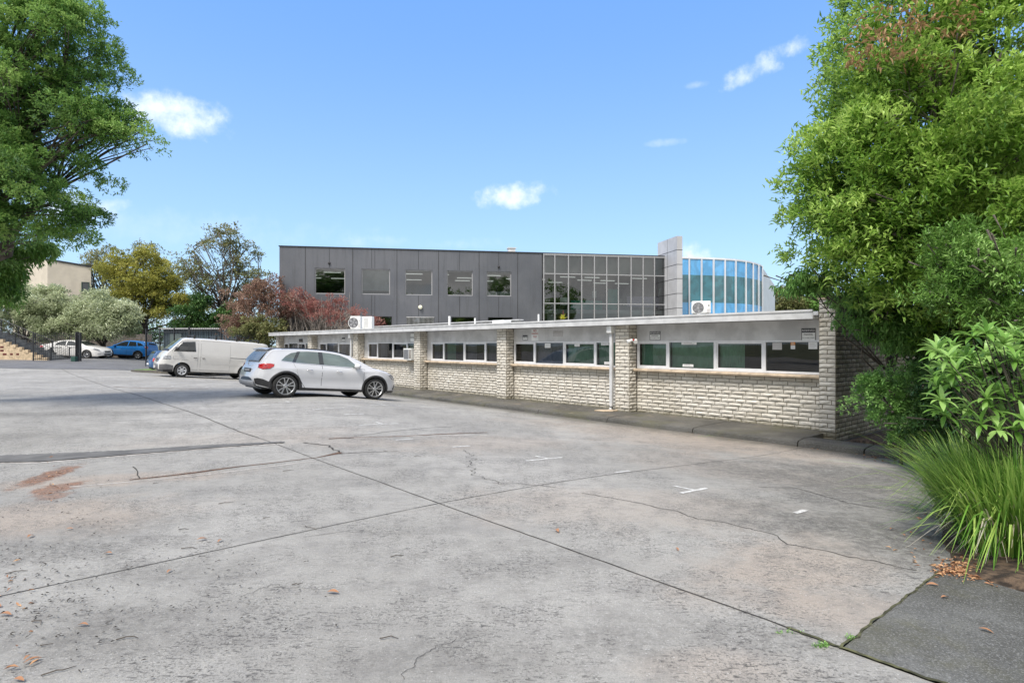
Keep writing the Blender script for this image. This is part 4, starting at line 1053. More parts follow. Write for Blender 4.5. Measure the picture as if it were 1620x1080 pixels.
# darker shaded undergrowth tree behind it, closing the gap beside the end wall
L = (8.3, 11.6, -.3)
bl = [pblob(1420,500,11.2,80,45,L,1.3), pblob(1500,560,11.6,70,80,L,1.3), pblob(1580,520,11.4,70,120,L,1.3), pblob(1400,500,10.8,40,24,L,.6), pblob(1600,300,12.4,160,200,L,1.5), pblob(1440,330,12.4,150,160,L,1.2)]
tree('understorey_tree', L, bl, 'dark drooping-leaved tree filling the shade beside the end wall', 'leaf_dark', n_clump=260, clump_r=.42, tips_per=22, n_per=8, ll=.15, lw=.042, trunk_r=.09, fork=(0,0,1.8), seed=12, shell=(.3,1.0), n_limb=18, droop=.5, up=0)
# hanging sprays in front of the coping: narrow drooping leaves
L = (6.9, 10.9, -.33)
bl = [pblob(1360,470,10.4,42,14,L,.5), pblob(1280,448,10.3,30,8,L,.3), pblob(1382,512,10.4,36,20,L,.5), pblob(1430,525,10.2,40,24,L,.5), pblob(1250,455,10.3,14,6,L,.2)]
tree('weeping_shrub', L, bl, 'light green narrow-leaved branches drooping over the end wall coping', 'leaf_shrub', cat='shrub', n_clump=64, clump_r=.20, tips_per=18, n_per=8, ll=.13, lw=.026, trunk_r=.05, fork=(.2,.2,2.2), seed=13, shell=(.2,1.0), n_limb=16, droop=.75, up=-.1)
# small-leaved shrub at the foot of the side wall
L0 = at(1425, 690, 9.9); L = (L0.x, L0.y, -.36)
bl = [pblob(1405,640,9.8,60,50,L,.6), pblob(1380,610,9.8,35,25,L,.4), pblob(1450,660,9.6,55,45,L,.6), pblob(1355,655,9.9,14,10,L,.2), pblob(1470,600,10.2,50,40,L,.6)]
tree('garden_shrub', L, bl, 'bright small-leaved shrub against the shaded side wall behind the kerb', 'leaf_shrub', cat='shrub', n_clump=90, clump_r=.22, tips_per=26, n_per=9, ll=.055, lw=.026, trunk_r=.03, fork=(0,0,.5), seed=14, shell=(.2,1.0), n_limb=22)
L = (8.6, 9.2, -.33)
bl = [pblob(1560,660,8.8,90,110,L,1.0), pblob(1470,680,9.2,60,40,L,.7), pblob(1610,560,8.8,70,90,L,1.0)]
tree('hedge_bush', L, bl, 'deep green bush behind the strappy grass clump', 'leaf_dark', cat='shrub', n_clump=130, clump_r=.32, tips_per=26, n_per=9, ll=.09, lw=.035, trunk_r=.04, fork=(0,0,.6), seed=15, shell=(.2,1.0), n_limb=10)
# yellow-green feathery branch hanging lower right
L = (6.9, 7.4, -.2)
bl = [pblob(1560,430,7.4,75,45,L,.7), pblob(1600,480,7.0,60,40,L,.6), pblob(1520,400,7.6,60,40,L,.6), pblob(1500,470,7.6,40,30,L,.4)]
tree('lime_tree_sapling', L, bl, 'lime-tinged feathery sapling between the big tree and the large-leaved bush', 'leaf_fresh', cat='sapling', n_clump=60, clump_r=.28, tips_per=24, n_per=9, ll=.085, lw=.022, trunk_r=.05, fork=(-.2,0,2.0), seed=16, shell=(.3,1.0), n_limb=14)
# large-leaved bush, whorls of long leaves
def whorl_bush():
    L = (4.85, 5.3, -.1); o = empty('rhododendron_bush', L, 0, 'bush with whorls of long bright green leaves above the grass clump', 'bush')
    rs = np.random.RandomState(21); C = []; mb = MB()
    for k in range(150):
        px = rs.uniform(1478, 1720); d = rs.uniform(4.7, 6.0); top = 512+max(0, (1560-px))*.5; py = rs.uniform(top, 690)
        if px < 1530 and py > 660: continue
        C.append(wpx(px, py, d, L))
    C = np.array(C)
    V = []; Fc = []; Tn = []
    for c in C:
        b0 = Vector((rs.uniform(-.2,.3), rs.uniform(-.1,.2), 0)); c_ = Vector(c)
        mb.tube([b0, b0.lerp(c_, .6)+Vector((0,0,.1)), c_-Vector((0,0,.02))], [.008,.006,.004], 5)
        ax = (c_-b0).normalized()*.5+Vector((-.2,-.45,.55)); ax.normalize(); n = rs.randint(8, 12); ph = rs.rand()*6; tb = rs.uniform(.3,.9)
        a1 = ax.orthogonal().normalized(); a2 = ax.cross(a1)
        for i in range(n):
            an = ph+i*2.4; el = rs.uniform(.05, .75) if i > 3 else rs.uniform(.6, 1.1); d = (a1*math.cos(an)+a2*math.sin(an))*math.cos(el)+ax*math.sin(el); d.normalize()
            ll = rs.uniform(.12, .19); w = ll*rs.uniform(.22,.30); sd = d.cross(Vector((0,0,1))); sd = (sd-d*sd.dot(d)).normalized(); up_ = sd.cross(d); up_ = up_ if up_.z > 0 else -up_
            o_ = len(V); m = 6
            for q in range(m+1):
                t = q/m; wd = w*.5*math.sin(math.pi*min(1, t*.93+.05))**.8*(1 if q < m else .05); p = c_+d*ll*t+up_*(ll*.10*math.sin(t*2.2)-ll*.28*t*t)
                V += [p-sd*wd+up_*wd*.35, p, p+sd*wd+up_*wd*.35]; Tn += [tb]*3
            for q in range(m): a = o_+q*3; Fc += [(a,a+1,a+4,a+3),(a+1,a+2,a+5,a+4)]
    me = bpy.data.meshes.new('leaves'); me.from_pydata([tuple(v) for v in V], [], Fc); me.materials.append(MATS['leaf_fresh']); me.polygons.foreach_set('use_smooth', [True]*len(Fc)); me.update()
    q = bpy.data.objects.new('leaves', me); COL.objects.link(q); q.parent = o; set_tone(q, np.clip(np.array(Tn)+0, 0, 1)); mb.build('stems', 'bark', o)
whorl_bush()
# strappy grass clump
def strappy(name, cx, cy, n, Rb, hmin, hmax, label, seed, wmul=1.0):
    o = empty(name, (cx, cy, g(cx, cy)), 0, label, 'grass clump'); rs = random.Random(seed)
    for part, mat, nn in (('blades', 'grass_blade', n), ('dry_blades', 'grass_straw', int(n*.10))):
        V = []; Fc = []; Tn = []
        for k in range(nn):
            a = rs.uniform(0, 2*math.pi); r = Rb*math.sqrt(rs.random()); b = Vector((r*math.cos(a), r*math.sin(a), -.02)); out = Vector((math.cos(a+rs.gauss(0,.5)), math.sin(a+rs.gauss(0,.5)), 0))
            H = rs.uniform(hmin, hmax)*(1 if part == 'blades' else .75); lean = rs.uniform(.03, .20)+r/Rb*.18
            if rs.random() < .05: lean += rs.uniform(.1,.45)
            tone = min(1, max(0, rs.gauss(.38,.34))); w = rs.uniform(.0040,.0080)*wmul; m = 8; o_ = len(V); sd = Vector((-out.y, out.x, 0))
            kink = rs.random() < (.12 if part == 'blades' else .5); kz = rs.uniform(.4,.7)
            for q in range(m+1):
                t = q/m; th = lean*(.35+1.5*t*t)*1.0; 
                x = H*lean*(t*.55+1.05*t*t); z = H*(t-.62*lean*t*t*t*1.3)
                if kink and t > kz: z -= (t-kz)*H*1.3; x += (t-kz)*.2*H
                p = b+out*x+Vector((0,0,max(.01, z))); ww = w*(1-t**2.5)+.0006
                V += [p-sd*ww, p+sd*ww]; Tn += [min(1, tone+.35*t*(rs.random() > .2))]*2
            for q in range(m): e = o_+q*2; Fc.append((e,e+1,e+3,e+2))
        me = bpy.data.meshes.new(part); me.from_pydata([tuple(v) for v in V], [], Fc); me.materials.append(MATS[mat]); me.polygons.foreach_set('use_smooth', [True]*len(Fc)); me.update()
        q = bpy.data.objects.new(part, me); COL.objects.link(q); q.parent = o; set_tone(q, Tn)
strappy('grass_clump', 4.10, 4.82, 2600, .38, .62, 1.12, 'big arching clump of strappy green grass at the edge of the dark path', 31)
strappy('grass_clump', 4.7, 5.9, 1400, .40, .6, 1.15, 'second strappy grass clump half hidden behind the front one', 32)
strappy('grass_clump', 4.50, 4.75, 1500, .36, .6, 1.15, 'strappy grass clump cut off by the right edge of the photo', 33)
# the left tree: dense, fine-leaved, in rolling clumps
L = (-17.0, 14.6, 0)
bl = [pblob(-10,90,14,130,110,L,2.0), pblob(90,60,14,75,70,L,1.2), pblob(70,190,14,110,75,L,1.7), pblob(160,190,14.2,60,42,L,.9), pblob(205,220,14.2,34,20,L,.4), pblob(0,290,13.6,120,80,L,1.7), pblob(120,290,14,50,34,L,.8),
      pblob(140,345,14.2,48,18,L,.6), pblob(40,358,14,85,34,L,1.3), pblob(105,385,14,34,16,L,.5), pblob(-60,200,14,130,200,L,2.0), pblob(150,120,14.2,40,26,L,.6), pblob(120,20,14,35,40,L,.6)]
tree('spreading_tree', L, bl, 'tall dense fine-leaved tree leaning in from the left edge of the photo', 'leaf_left_tree', n_clump=420, clump_r=.48, tips_per=46, n_per=9, ll=.088, lw=.034, trunk_r=.28, fork=(2.2,0,4.5), seed=41, shell=(.45,1.02), n_limb=60, flat=.6, tone_sd=.24, r1=.012)
L = (-19.5, 17.0, 0)
bl = [pblob(-5,440,16,26,18,L,.5), pblob(10,425,16,22,12,L,.4), pblob(5,470,16,16,10,L,.3), pblob(40,395,16.5,40,14,L,.5)]
tree('yellow_green_tree', L, bl, 'yellow-green drooping fronds below the dark tree at the left edge', 'leaf_fresh', n_clump=50, clump_r=.3, tips_per=26, n_per=7, ll=.16, lw=.03, trunk_r=.10, fork=(2.4,0,2.9), seed=42, droop=.8, up=-.2, n_limb=12)
# silver shrubs at the back left
for i, (px, d, bls, lab) in enumerate(((40, 50, [(10,490,68,50),(72,484,46,30),(95,510,45,30),(-20,480,60,55),(60,520,50,18)], 'broad silver-green shrub behind the stairs'),
                                       (165, 50, [(165,488,42,32),(140,508,35,30),(190,505,30,28),(120,505,24,24),(165,520,40,18)], 'smaller silver-green shrub above the blue car'))):
    p = at(px, 560, d); L = (p.x, p.y, .3)
    tree('silver_shrub', L, [pblob(a, b, d, c, e, L) for a, b, c, e in bls], lab, 'leaf_silver', cat='shrub', n_clump=170 if i == 0 else 120, clump_r=.75, tips_per=42, n_per=5, ll=.26, lw=.10, trunk_r=.16, fork=(0,0,1.6), seed=50+i, shell=(.5,1.0), n_limb=16, bark='bark')
def farpx(name, px, d, bls, lab, mat, gz=.3, **k):
    p = at(px, 560, d); L = (p.x, p.y, gz); return tree(name, L, [pblob(a, b, d, c, e, L) for a, b, c, e in bls], lab, mat, **k)
farpx('olive_toned_tree', 228, 58, [(225,440,55,46),(260,470,45,36),(195,440,38,34),(215,480,50,34),(285,490,45,26),(235,410,30,18)], 'rounded olive-yellow tree rising above the blue car', 'leaf_olive', n_clump=190, clump_r=.85, tips_per=36, n_per=5, ll=.28, lw=.12, trunk_r=.28, fork=(0,0,4), seed=61, n_limb=24, shell=(.5,1.0))
farpx('gum_tree', 170, 66, [(170,415,36,22),(235,398,40,10),(150,440,25,28),(150,415,14,8)], 'thin grey-leaved gum showing behind the olive-toned tree', 'leaf_sparse', n_clump=60, clump_r=.8, tips_per=16, n_per=4, ll=.3, lw=.12, trunk_r=.25, fork=(0,0,5), seed=62, n_limb=40, r1=.03)
farpx('twisted_tree', 345, 56, [(355,385,40,30),(395,420,22,30),(300,425,28,28),(330,440,50,30),(375,450,45,28),(410,455,25,22)], 'open-crowned tree with crooked black limbs against the sky', 'leaf_sparse', n_clump=130, clump_r=.7, tips_per=17, n_per=4, ll=.28, lw=.12, trunk_r=.20, fork=(.6,0,5.0), seed=63, n_limb=55, shell=(.35,1.05), r1=.035, limbcurve=.6)
farpx('ivy_covered_tree', 330, 52, [(322,500,20,32),(350,520,28,28),(318,470,12,16),(285,505,20,18),(370,505,30,24)], 'dark green ivy-like tree below the crooked limbs', 'leaf_dark', n_clump=90, clump_r=.6, tips_per=34, n_per=5, ll=.24, lw=.12, trunk_r=.2, fork=(0,0,3), seed=64, n_limb=10)
farpx('far_tree', 300, 90, [(240,530,70,14),(330,525,60,20),(180,520,60,16),(20,500,60,30)], 'low band of far trees behind the car park fence', 'leaf_dark', n_clump=110, clump_r=1.2, tips_per=30, n_per=5, ll=.4, lw=.2, trunk_r=.3, fork=(0,0,2), seed=65, n_limb=6)
farpx('russet_shrub', 408, 40.2, [(400,475,52,26),(395,505,48,26),(440,490,40,30),(380,520,38,22),(430,455,28,14)], 'large russet-brown shrub beside the left corner of the dark block', 'leaf_russet', cat='shrub', gz=0, n_clump=130, clump_r=.55, tips_per=26, n_per=5, ll=.17, lw=.06, trunk_r=.1, fork=(0,0,1.6), seed=66, n_limb=50, bark='bark_pale', shell=(.3,1.0), r1=.015)
def bare(o, tips, dirs, tn, C):
    rnd = random.Random(8); mb = MB()
    for k in range(120):
        p = Vector((rnd.uniform(-1.6,2.2), rnd.uniform(-.3,.6), rnd.uniform(1.5,2.8))); e = p+Vector((rnd.uniform(-.9,.9), rnd.uniform(-.3,.3), rnd.uniform(.6,2.4)))
        m = p.lerp(e,.5)+Vector((rnd.uniform(-.2,.2),0,rnd.uniform(-.1,.2))); mb.tube([p,m,e], [.03,.02,.010], 4)
        for _ in range(2): f = m+Vector((rnd.uniform(-.5,.5), rnd.uniform(-.2,.2), rnd.uniform(.1,.7))); mb.tube([m,f],[.012,.006],4)
    mb.build('bare_twigs', 'bark_pale', o)
farpx('red_twig_shrub', 500, 39.8, [(500,492,34,18),(545,500,45,14),(470,480,34,24),(590,510,26,8),(520,480,24,12)], 'straggly pinkish-red shrub with bare twigs before the dark block windows', 'leaf_pinkred', cat='shrub', gz=0, n_clump=110, clump_r=.4, tips_per=22, n_per=4, ll=.13, lw=.055, trunk_r=.06, fork=(0,0,1.4), seed=67, n_limb=50, bark='bark_pale', extra=bare, shell=(.3,1.05), r1=.012)
farpx('evergreen_bush', 425, 38.7, [(420,530,22,22),(390,535,30,18),(435,520,16,14),(405,512,20,10)], 'dark bush at the far left end of the low building', 'leaf_sparse', cat='bush', gz=0, n_clump=60, clump_r=.4, tips_per=32, n_per=5, ll=.14, lw=.06, trunk_r=.06, fork=(0,0,1), seed=68, n_limb=10)
for i, (px, w) in enumerate(((1245, 26), (1285, 30))):
    farpx('hillside_tree', px, 85, [(px,478,w,20),(px+14,488,w,16)], ('nearer the white end wall: rounded green tree on the skyline', 'rounded green tree on the skyline just left of the brick end wall')[i], 'leaf_shrub' if i else 'leaf_sparse', n_clump=70, clump_r=1.0, tips_per=34, n_per=5, ll=.36, lw=.18, trunk_r=.3, fork=(0,0,4), seed=70+i, n_limb=8)
# yellow spiky plant on the roof edge
def brom():
    X, Y = su(S0-lx(891, 1.0), U0+1.0); o = empty('spiky_plant', (X, Y, 2.316), 0, 'yellow spiky bromeliad standing at the roof edge before the glazing', 'plant'); rs = random.Random(3)
    V = []; Fc = []; Tn = []
    for k in range(26):
        a = rs.uniform(0, 6.28); el = rs.uniform(.3, 1.3); l = rs.uniform(.22,.34); out = Vector((math.cos(a), math.sin(a), 0)); sd = Vector((-out.y, out.x, 0)); e = len(V)
        for q in range(5):
            t = q/4; p = Vector((0,0,.12))+out*l*t*math.cos(el)+Vector((0,0,l*t*math.sin(el)-.10*t*t)); w = .025*(1-t*.95); V += [p-sd*w, p+sd*w]; Tn += [.2+.7*rs.random()]*2
        for q in range(4): i = e+q*2; Fc.append((i,i+1,i+3,i+2))
    me = bpy.data.meshes.new('leaves'); me.from_pydata([tuple(v) for v in V], [], Fc); me.materials.append(MATS['leaf_yellow']); me.update()
    q = bpy.data.objects.new('leaves', me); COL.objects.link(q); q.parent = o; set_tone(q, Tn)
    mb = MB(); mb.lathe([(.001,0),(.07,0),(.09,.12),(.08,.12),(.07,.10),(.001,.10)], 'z', 16); mb.build('pot', 'grille_dark', o, smooth=False)
    mb = MB(); mb.tube([(0,0,.1),(0,0,.42)], [.02,.012], 6); mb.build('flower_spike', 'leaf_pinkred', o)
brom()
# ------------------------------------------------------------------ litter
def leafmesh(kind):
    mb = MB(); n = 6; rows = []
    for i in range(n+1):
        t = i/n; w = .016*math.sin(math.pi*(t*.92+.04)); z = .006+.010*math.sin(t*3.0)*(1 if kind else .6)
        rows.append([(-.045+.09*t, -w, z+w*.5), (-.045+.09*t, 0, z), (-.045+.09*t, w, z+w*.4)])
    mb.grid(rows); return mb
LEAF = [(320,855),(348,857),(527,939),(171,877),(131,991),(52,1047),(48,850),(882,841),(1071,870),(1411,838),(268,905),(1495,947),(30,1078),(110,838),(1560,1000),(1475,927),(8,975)]
first = None
for i, (px, py) in enumerate(LEAF):
    x, y, z = gpt(px, py)
    if first is None: first = leafmesh(1).build('fallen_leaf', 'leaf_litter', smooth=True); o = first; set_tone(o, [.55]*len(o.data.vertices))
    else: o = first.copy(); COL.objects.link(o)
    o.location = (x, y, z+.006); o.rotation_euler = (random.uniform(-.2,.2), random.uniform(-.2,.2), random.uniform(0,6.28)); k = random.uniform(.55,.95); o.scale = (k,k,k)
    tag(o, 'small curled orange-brown leaf lying on the concrete', 'leaf', 'fallen leaves on the concrete')
TW = [(358,796),(245,765),(455,745),(290,838),(60,985),(30,905),(95,1062),(610,714),(420,820),(660,722),(300,868),(205,1010),(630,880),(470,925),(70,1022),(490,835),(615,1010)]
for i, (px, py) in enumerate(TW):
    x, y, z = gpt(px, py); rnd = random.Random(i); L_ = rnd.uniform(.05,.16)
    mb = MB(); a = rnd.uniform(-.6,.9); pts = [(math.cos(a)*L_*(t-.5)+.01*math.sin(t*5+i), math.sin(a)*L_*(t-.5)+.012*math.sin(t*7+i), .005+.004*math.sin(t*4)) for t in (0,.3,.6,1)]
    mb.tube(pts, [.0035,.0032,.0028,.0015], 5); o = mb.build('fallen_twig', 'bark'); o.location = (x, y, z+.003); tag(o, 'thin dark twig lying on the concrete', 'twig', 'fallen twigs on the concrete')
def litter(name, boxes, n, mat, label, size, seed):
    rs = np.random.RandomState(seed); T = []
    for (pts, k) in boxes:
        for _ in range(k):
            i = rs.randint(len(pts)-1) if len(pts) > 1 else 0; t = rs.rand()
            px = pts[i][0]+(pts[i+1][0]-pts[i][0])*t+rs.normal()*pts[i][2]; py = pts[i][1]+(pts[i+1][1]-pts[i][1])*t+rs.normal()*pts[i][3]
            if py < 590: continue
            x, y, z = gpt(px, py); T.append((x, y, z+.012))
    T = np.array(T); D = rs.normal(size=T.shape); D[:, 2] = .0; D /= np.linalg.norm(D, axis=1)[:, None]
    o = make_leaves(name, mat, T, D, 1, size, size*.33, None, spread=.25, seed=seed, tones=rs.rand(len(T)), up=0, jitter=.05); tag(o, label, 'leaf litter', kind='stuff')
litter('leaf_litter', [([(1365,722,8,3),(1440,728,8,3)],90), ([(1480,900,14,6),(1615,915,20,12)],500),([(1540,893,30,8),(1618,905,10,16)],500), ([(1450,830,22,20),(1470,880,10,10)],26), ([(0,850,30,45),(40,1040,30,40)],26), ([(82,735,4,8),(84,785,8,8)],20),
        ([(1010,672,10,2),(1300,712,10,2)],45), ([(650,625,10,2),(960,662,10,2)],40)], 0, 'leaf_litter', 'rust-coloured leaf litter gathered in the gutter and round the grass clump', .05, 3)
litter('needle_litter', [([(0,900,60,50),(160,980,60,50)],220), ([(180,840,60,30),(80,760,40,30)],110), ([(250,900,80,50),(420,960,80,50)],90)], 0, 'joint_dark', 'dark needles and bark bits scattered over the near left concrete', .028, 4)
# green weeds in the gutter and the slab joints
def weeds():
    spots = [(652,628,14,8),(700,628,14,5),(745,634,10,4),(978,655,8,8),(640,627,10,8),(1120,690,20,4),(850,655,20,3),(1300,1022,14,5),(1240,1000,24,2),(1345,1010,8,4),(1010,668,10,4),(930,664,20,3),(1430,735,14,5)]
    T = []; rs = np.random.RandomState(9)
    for px, py, w, n in spots:
        for _ in range(n*5): x, y, z = gpt(px+rs.normal()*w*.5, py+rs.normal()*1.2); T.append((x, y, z+.004))
    T = np.array(T); D = np.tile([0,0,1.0], (len(T), 1)); o = make_leaves('weeds', 'leaf_shrub', T, D, 4, .018, .007, None, spread=1.2, seed=10, tones=rs.rand(len(T)), up=.2); tag(o, 'tiny yellow-green weeds in the gutter and slab joints', 'weeds', kind='stuff')
weeds()
# trees standing behind the photographer: they show only as reflections in the glazing
for i, (x, y, h) in enumerate(((-14,-16,13),(3,-22,11),(17,-14,14),(-34,-6,12),(-4,-17,9),(10,-19,12),(-23,-13,10),(27,-12,13))):
    tree('street_tree', (x,y,0), [(0,0,h*.66,h*.36,h*.36,h*.30),(h*.15,.5,h*.5,h*.25,h*.25,h*.2)], ('tall tree behind the camera, left of the middle one','tall tree behind the camera in the middle','tall tree behind the camera, right of the middle one','tall tree behind the camera far to the left','shorter tree just left of the middle behind the camera','tree between the middle and right ones behind the camera','tree between the left and far left ones behind the camera','rightmost tree behind the camera')[i], 'leaf_left_tree', n_clump=70, clump_r=1.1, tips_per=24, n_per=5, ll=.4, lw=.2, trunk_r=.25, fork=(0,0,h*.4), seed=80+i, n_limb=10, group='trees behind the camera')
# ================================================================== VEHICLES (x forward, y left, z up)
def smoothed(pts, sig=.035):
    xs = np.array([p[0] for p in pts]); zs = np.array([p[1] for p in pts]); X = np.linspace(xs[0]-.3, xs[-1]+.3, 1200); Z = np.interp(X, xs, zs)
    st = X[1]-X[0]; k = np.arange(-int(3*sig/st)-1, int(3*sig/st)+2)*st; w = np.exp(-.5*(k/sig)**2); w /= w.sum(); Z2 = np.convolve(np.pad(Z, len(k)//2, mode='edge'), w, 'valid')[:len(X)]
    return lambda x: float(np.interp(x, X, Z2))
class Car:
    def __init__(s, sp):
        s.sp = sp; s.top = smoothed(sp['top'], sp.get('tsig', .05)); s.bot = smoothed(sp['bot'], .03); s.plan = smoothed(sp['plan'], .05)
        s.vert = smoothed(sp['vert'], .03); s.x0 = sp['top'][0][0]; s.x1 = sp['top'][-1][0]; s.rr = smoothed(sp['rr'], .08); s.n = sp.get('n', 3.2)
        s.nose = smoothed(sp['nose'], .04); s.tail = smoothed(sp['tail'], .04)
        s.wx = sp['wheels']; s.R = sp['R']; s.Ra = sp['Ra']; s.tr = sp.get('crease')
    def shx(s, x, z):
        e = sst(s.x1-.55, s.x1, x); r = sst(s.x0+.45, s.x0, x) if False else (1-sst(s.x0, s.x0+.45, x))
        return x+s.nose(z)*e-s.tail(z)*r*-1
    def w(s, x, z):
        v = s.plan(x)*s.vert(z)
        if s.tr:                                                   # body-side crease
            for zc, a, wd in s.tr: v += a*math.exp(-((z-zc-.02*x)/wd)**2)*(1-abs(x)/2.6)
        for xc in s.wx:                                            # arch flare
            d = math.hypot(x-xc, z-s.R); v += s.sp.get('flare', .018)*math.exp(-((d-s.Ra)/.10)**2)
        return v
    def zb(s, x, arch=True):
        z = s.bot(x)
        if arch:
            for xc in s.wx:
                if abs(x-xc) < s.Ra: z = max(z, s.R+math.sqrt(s.Ra**2-(x-xc)**2))
        return z
    def topz(s, x, y):                                             # height of the upper surface at (x,y)
        T = s.top(x); r = s.rr(x); w = s.w(x, T-r); q = min(1, abs(y)/w); return T-r+r*(1-q**s.n)**(1/s.n)
    def body(s, root, mat):
        xs = set(np.linspace(s.x0, s.x1, 110))
        for xc in s.wx:
            for t in np.linspace(-1, 1, 31): xs.add(xc+s.Ra*math.sin(t*math.pi/2))
            xs.add(xc-s.Ra-.004); xs.add(xc+s.Ra+.004)
        xs = sorted(xs); rows = []
        for x in xs:
            zb = s.zb(x); T = s.top(x); r = s.rr(x); zs = max(zb+.02, T-r); half = []
            for i in range(21): z = zb+(zs-zb)*i/20; half.append((s.w(x, z), z))
            w = s.w(x, zs)
            for i in range(1, 13): a = math.pi/2*i/12; half.append((w*max(0,math.cos(a))**(2/s.n), zs+(T-zs)*math.sin(a)**(2/s.n)))
            row = [(s.shx(x, z), -y, z) for y, z in half]+[(s.shx(x, z), y, z) for y, z in reversed(half[:-1])]
            rows.append(row)
        mb = MB(); mb.grid(rows, flip=True)
        for rw, fl in ((rows[0], 1), (rows[-1], 0)):
            n = len(rw)
            for i in range(n//2):
                f = (i, i+1, n-2-i, n-1-i); 
                if n-2-i <= i+1: f = (i, i+1, n-1-i)
                mb.add([rw[k] for k in f], [tuple(range(len(f)))] if not fl else [tuple(range(len(f)))[::-1]])
        o = mb.build('body', mat, root, smooth=True, fix=True)
        return o
    def side(s, poly, off=.004, nx=18, nz=8, sides=(-1, 1)):
        """patch following the body side; poly in (x,z), monotone in x"""
        mbs = []
        px = [p[0] for p in poly]; a, b = min(px)+1e-4, max(px)-1e-4
        X = sorted(set(list(np.linspace(a, b, nx))+[p for p in px if a < p < b]))
        for sd in sides:
            P = []
            for x in X:
                zz = []
                for (x0, z0), (x1, z1) in zip(poly, poly[1:]+poly[:1]):
                    if (x0-x)*(x1-x) <= 0 and x0 != x1: zz.append(z0+(z1-z0)*(x-x0)/(x1-x0))
                lo, hi = min(zz), max(zz)
                P.append([(s.shx(x, z), sd*(s.w(x, z)+off), z) for z in np.linspace(lo, hi, nz)])
            mb = MB(); mb.grid(P, flip=sd > 0); mbs.append(mb)
        return mbs
    def upper(s, xs, half, off=.004, ny=11):
        P = []
        for x in xs:
            h = half(x); P.append([(x, y, s.topz(x, y)+off) for y in np.linspace(-h, h, ny)])
        mb = MB(); mb.grid(P); return mb
    def shell(s, poly, d=.006):
        c = (sum(p[0] for p in poly)/len(poly), sum(p[1] for p in poly)/len(poly)); return [(p[0]+d*(1 if p[0] > c[0] else -1), p[1]+d*(1 if p[1] > c[1] else -1)) for p in poly]
def wheel(root, x, y, R_, wd, rimr, style, side):
    w = empty('wheel', (x, y, R_)); w.parent = root
    if side < 0: w.rotation_euler = (0, 0, 0)
    else: w.rotation_euler = (0, 0, math.pi)
    # outer face towards -y in local coordinates
    mb = MB(); h = wd/2
    mb.lathe([(rimr,-h+.012),(rimr+.012,-h),(R_*.93,-h-.002),(R_*.985,-h+.022),(R_,-h+.05),(R_,0),(R_,h-.05),(R_*.985,h-.02),(R_*.93,h),(rimr,h)], 'y', 48)
    mb.build('tyre', 'tyre_rubber', w, smooth=True)
    mb = MB(); mb.lathe([(.001,-h+.075),(rimr*.98,-h+.075)], 'y', 40); mb.lathe([(rimr*.6,-h+.055),(rimr*.62,-h+.06),(.02,-h+.06)], 'y', 36); mb.build('brake', 'brake_dark', w)
    mb = MB(); mb.lathe([(rimr-.018,-h+.07),(rimr-.016,-h+.02),(rimr-.004,-h+.002),(rimr+.012,-h+.001),(rimr+.012,-h+.012)], 'y', 48)
    if style == 'spoke':
        for k in range(5):
            for dd in (-.20, .20):
                a0 = 2*math.pi*k/5+.3; a1 = a0+dd*1.0; r0, r1 = .045, rimr-.008
                c0 = Vector((math.cos(a0+dd*.5)*r0, 0, math.sin(a0+dd*.5)*r0)); c1 = Vector((math.cos(a1+dd*.25)*r1, 0, math.sin(a1+dd*.25)*r1)); t = (c1-c0).normalized(); n_ = Vector((-t.z, 0, t.x))
                q = [c0-n_*.013, c1-n_*.017, c1+n_*.017, c0+n_*.013]
                mb.add([(v.x,-h+(.028 if i in (0,3) else .012),v.z) for i, v in enumerate(q)]+[(v.x,-h+.055,v.z) for v in q], [(0,1,2,3),(0,4,5,1),(1,5,6,2),(2,6,7,3),(3,7,4,0)])
        mb.lathe([(.001,-h+.016),(.045,-h+.018),(.058,-h+.028),(.06,-h+.06)], 'y', 20)
    else:                                                          # pressed steel / cover with holes
        n = 6 if style == 'steel' else 7
        mb.lathe([(.001,-h+.0),(.05,-h+.0),(.062,-h+.02),(.085,-h+.028)], 'y', 24)
        for k in range(n):
            a0 = 2*math.pi*k/n; wa = .30 if style == 'steel' else .26; P = []
            for r, aw, yy in ((.06, .5, .026), (rimr*.55, wa, .018), (rimr-.03, wa*1.05, .02), (rimr-.008, wa*1.6, .012)):
                P.append([(r*math.cos(a0+aw*t), -h+yy, r*math.sin(a0+aw*t)) for t in (-1,-.33,.33,1)])
            mb.grid(P)
    mb.build('rim', 'alloy' if style == 'spoke' else 'steel_rim', w, smooth=False)
    return w
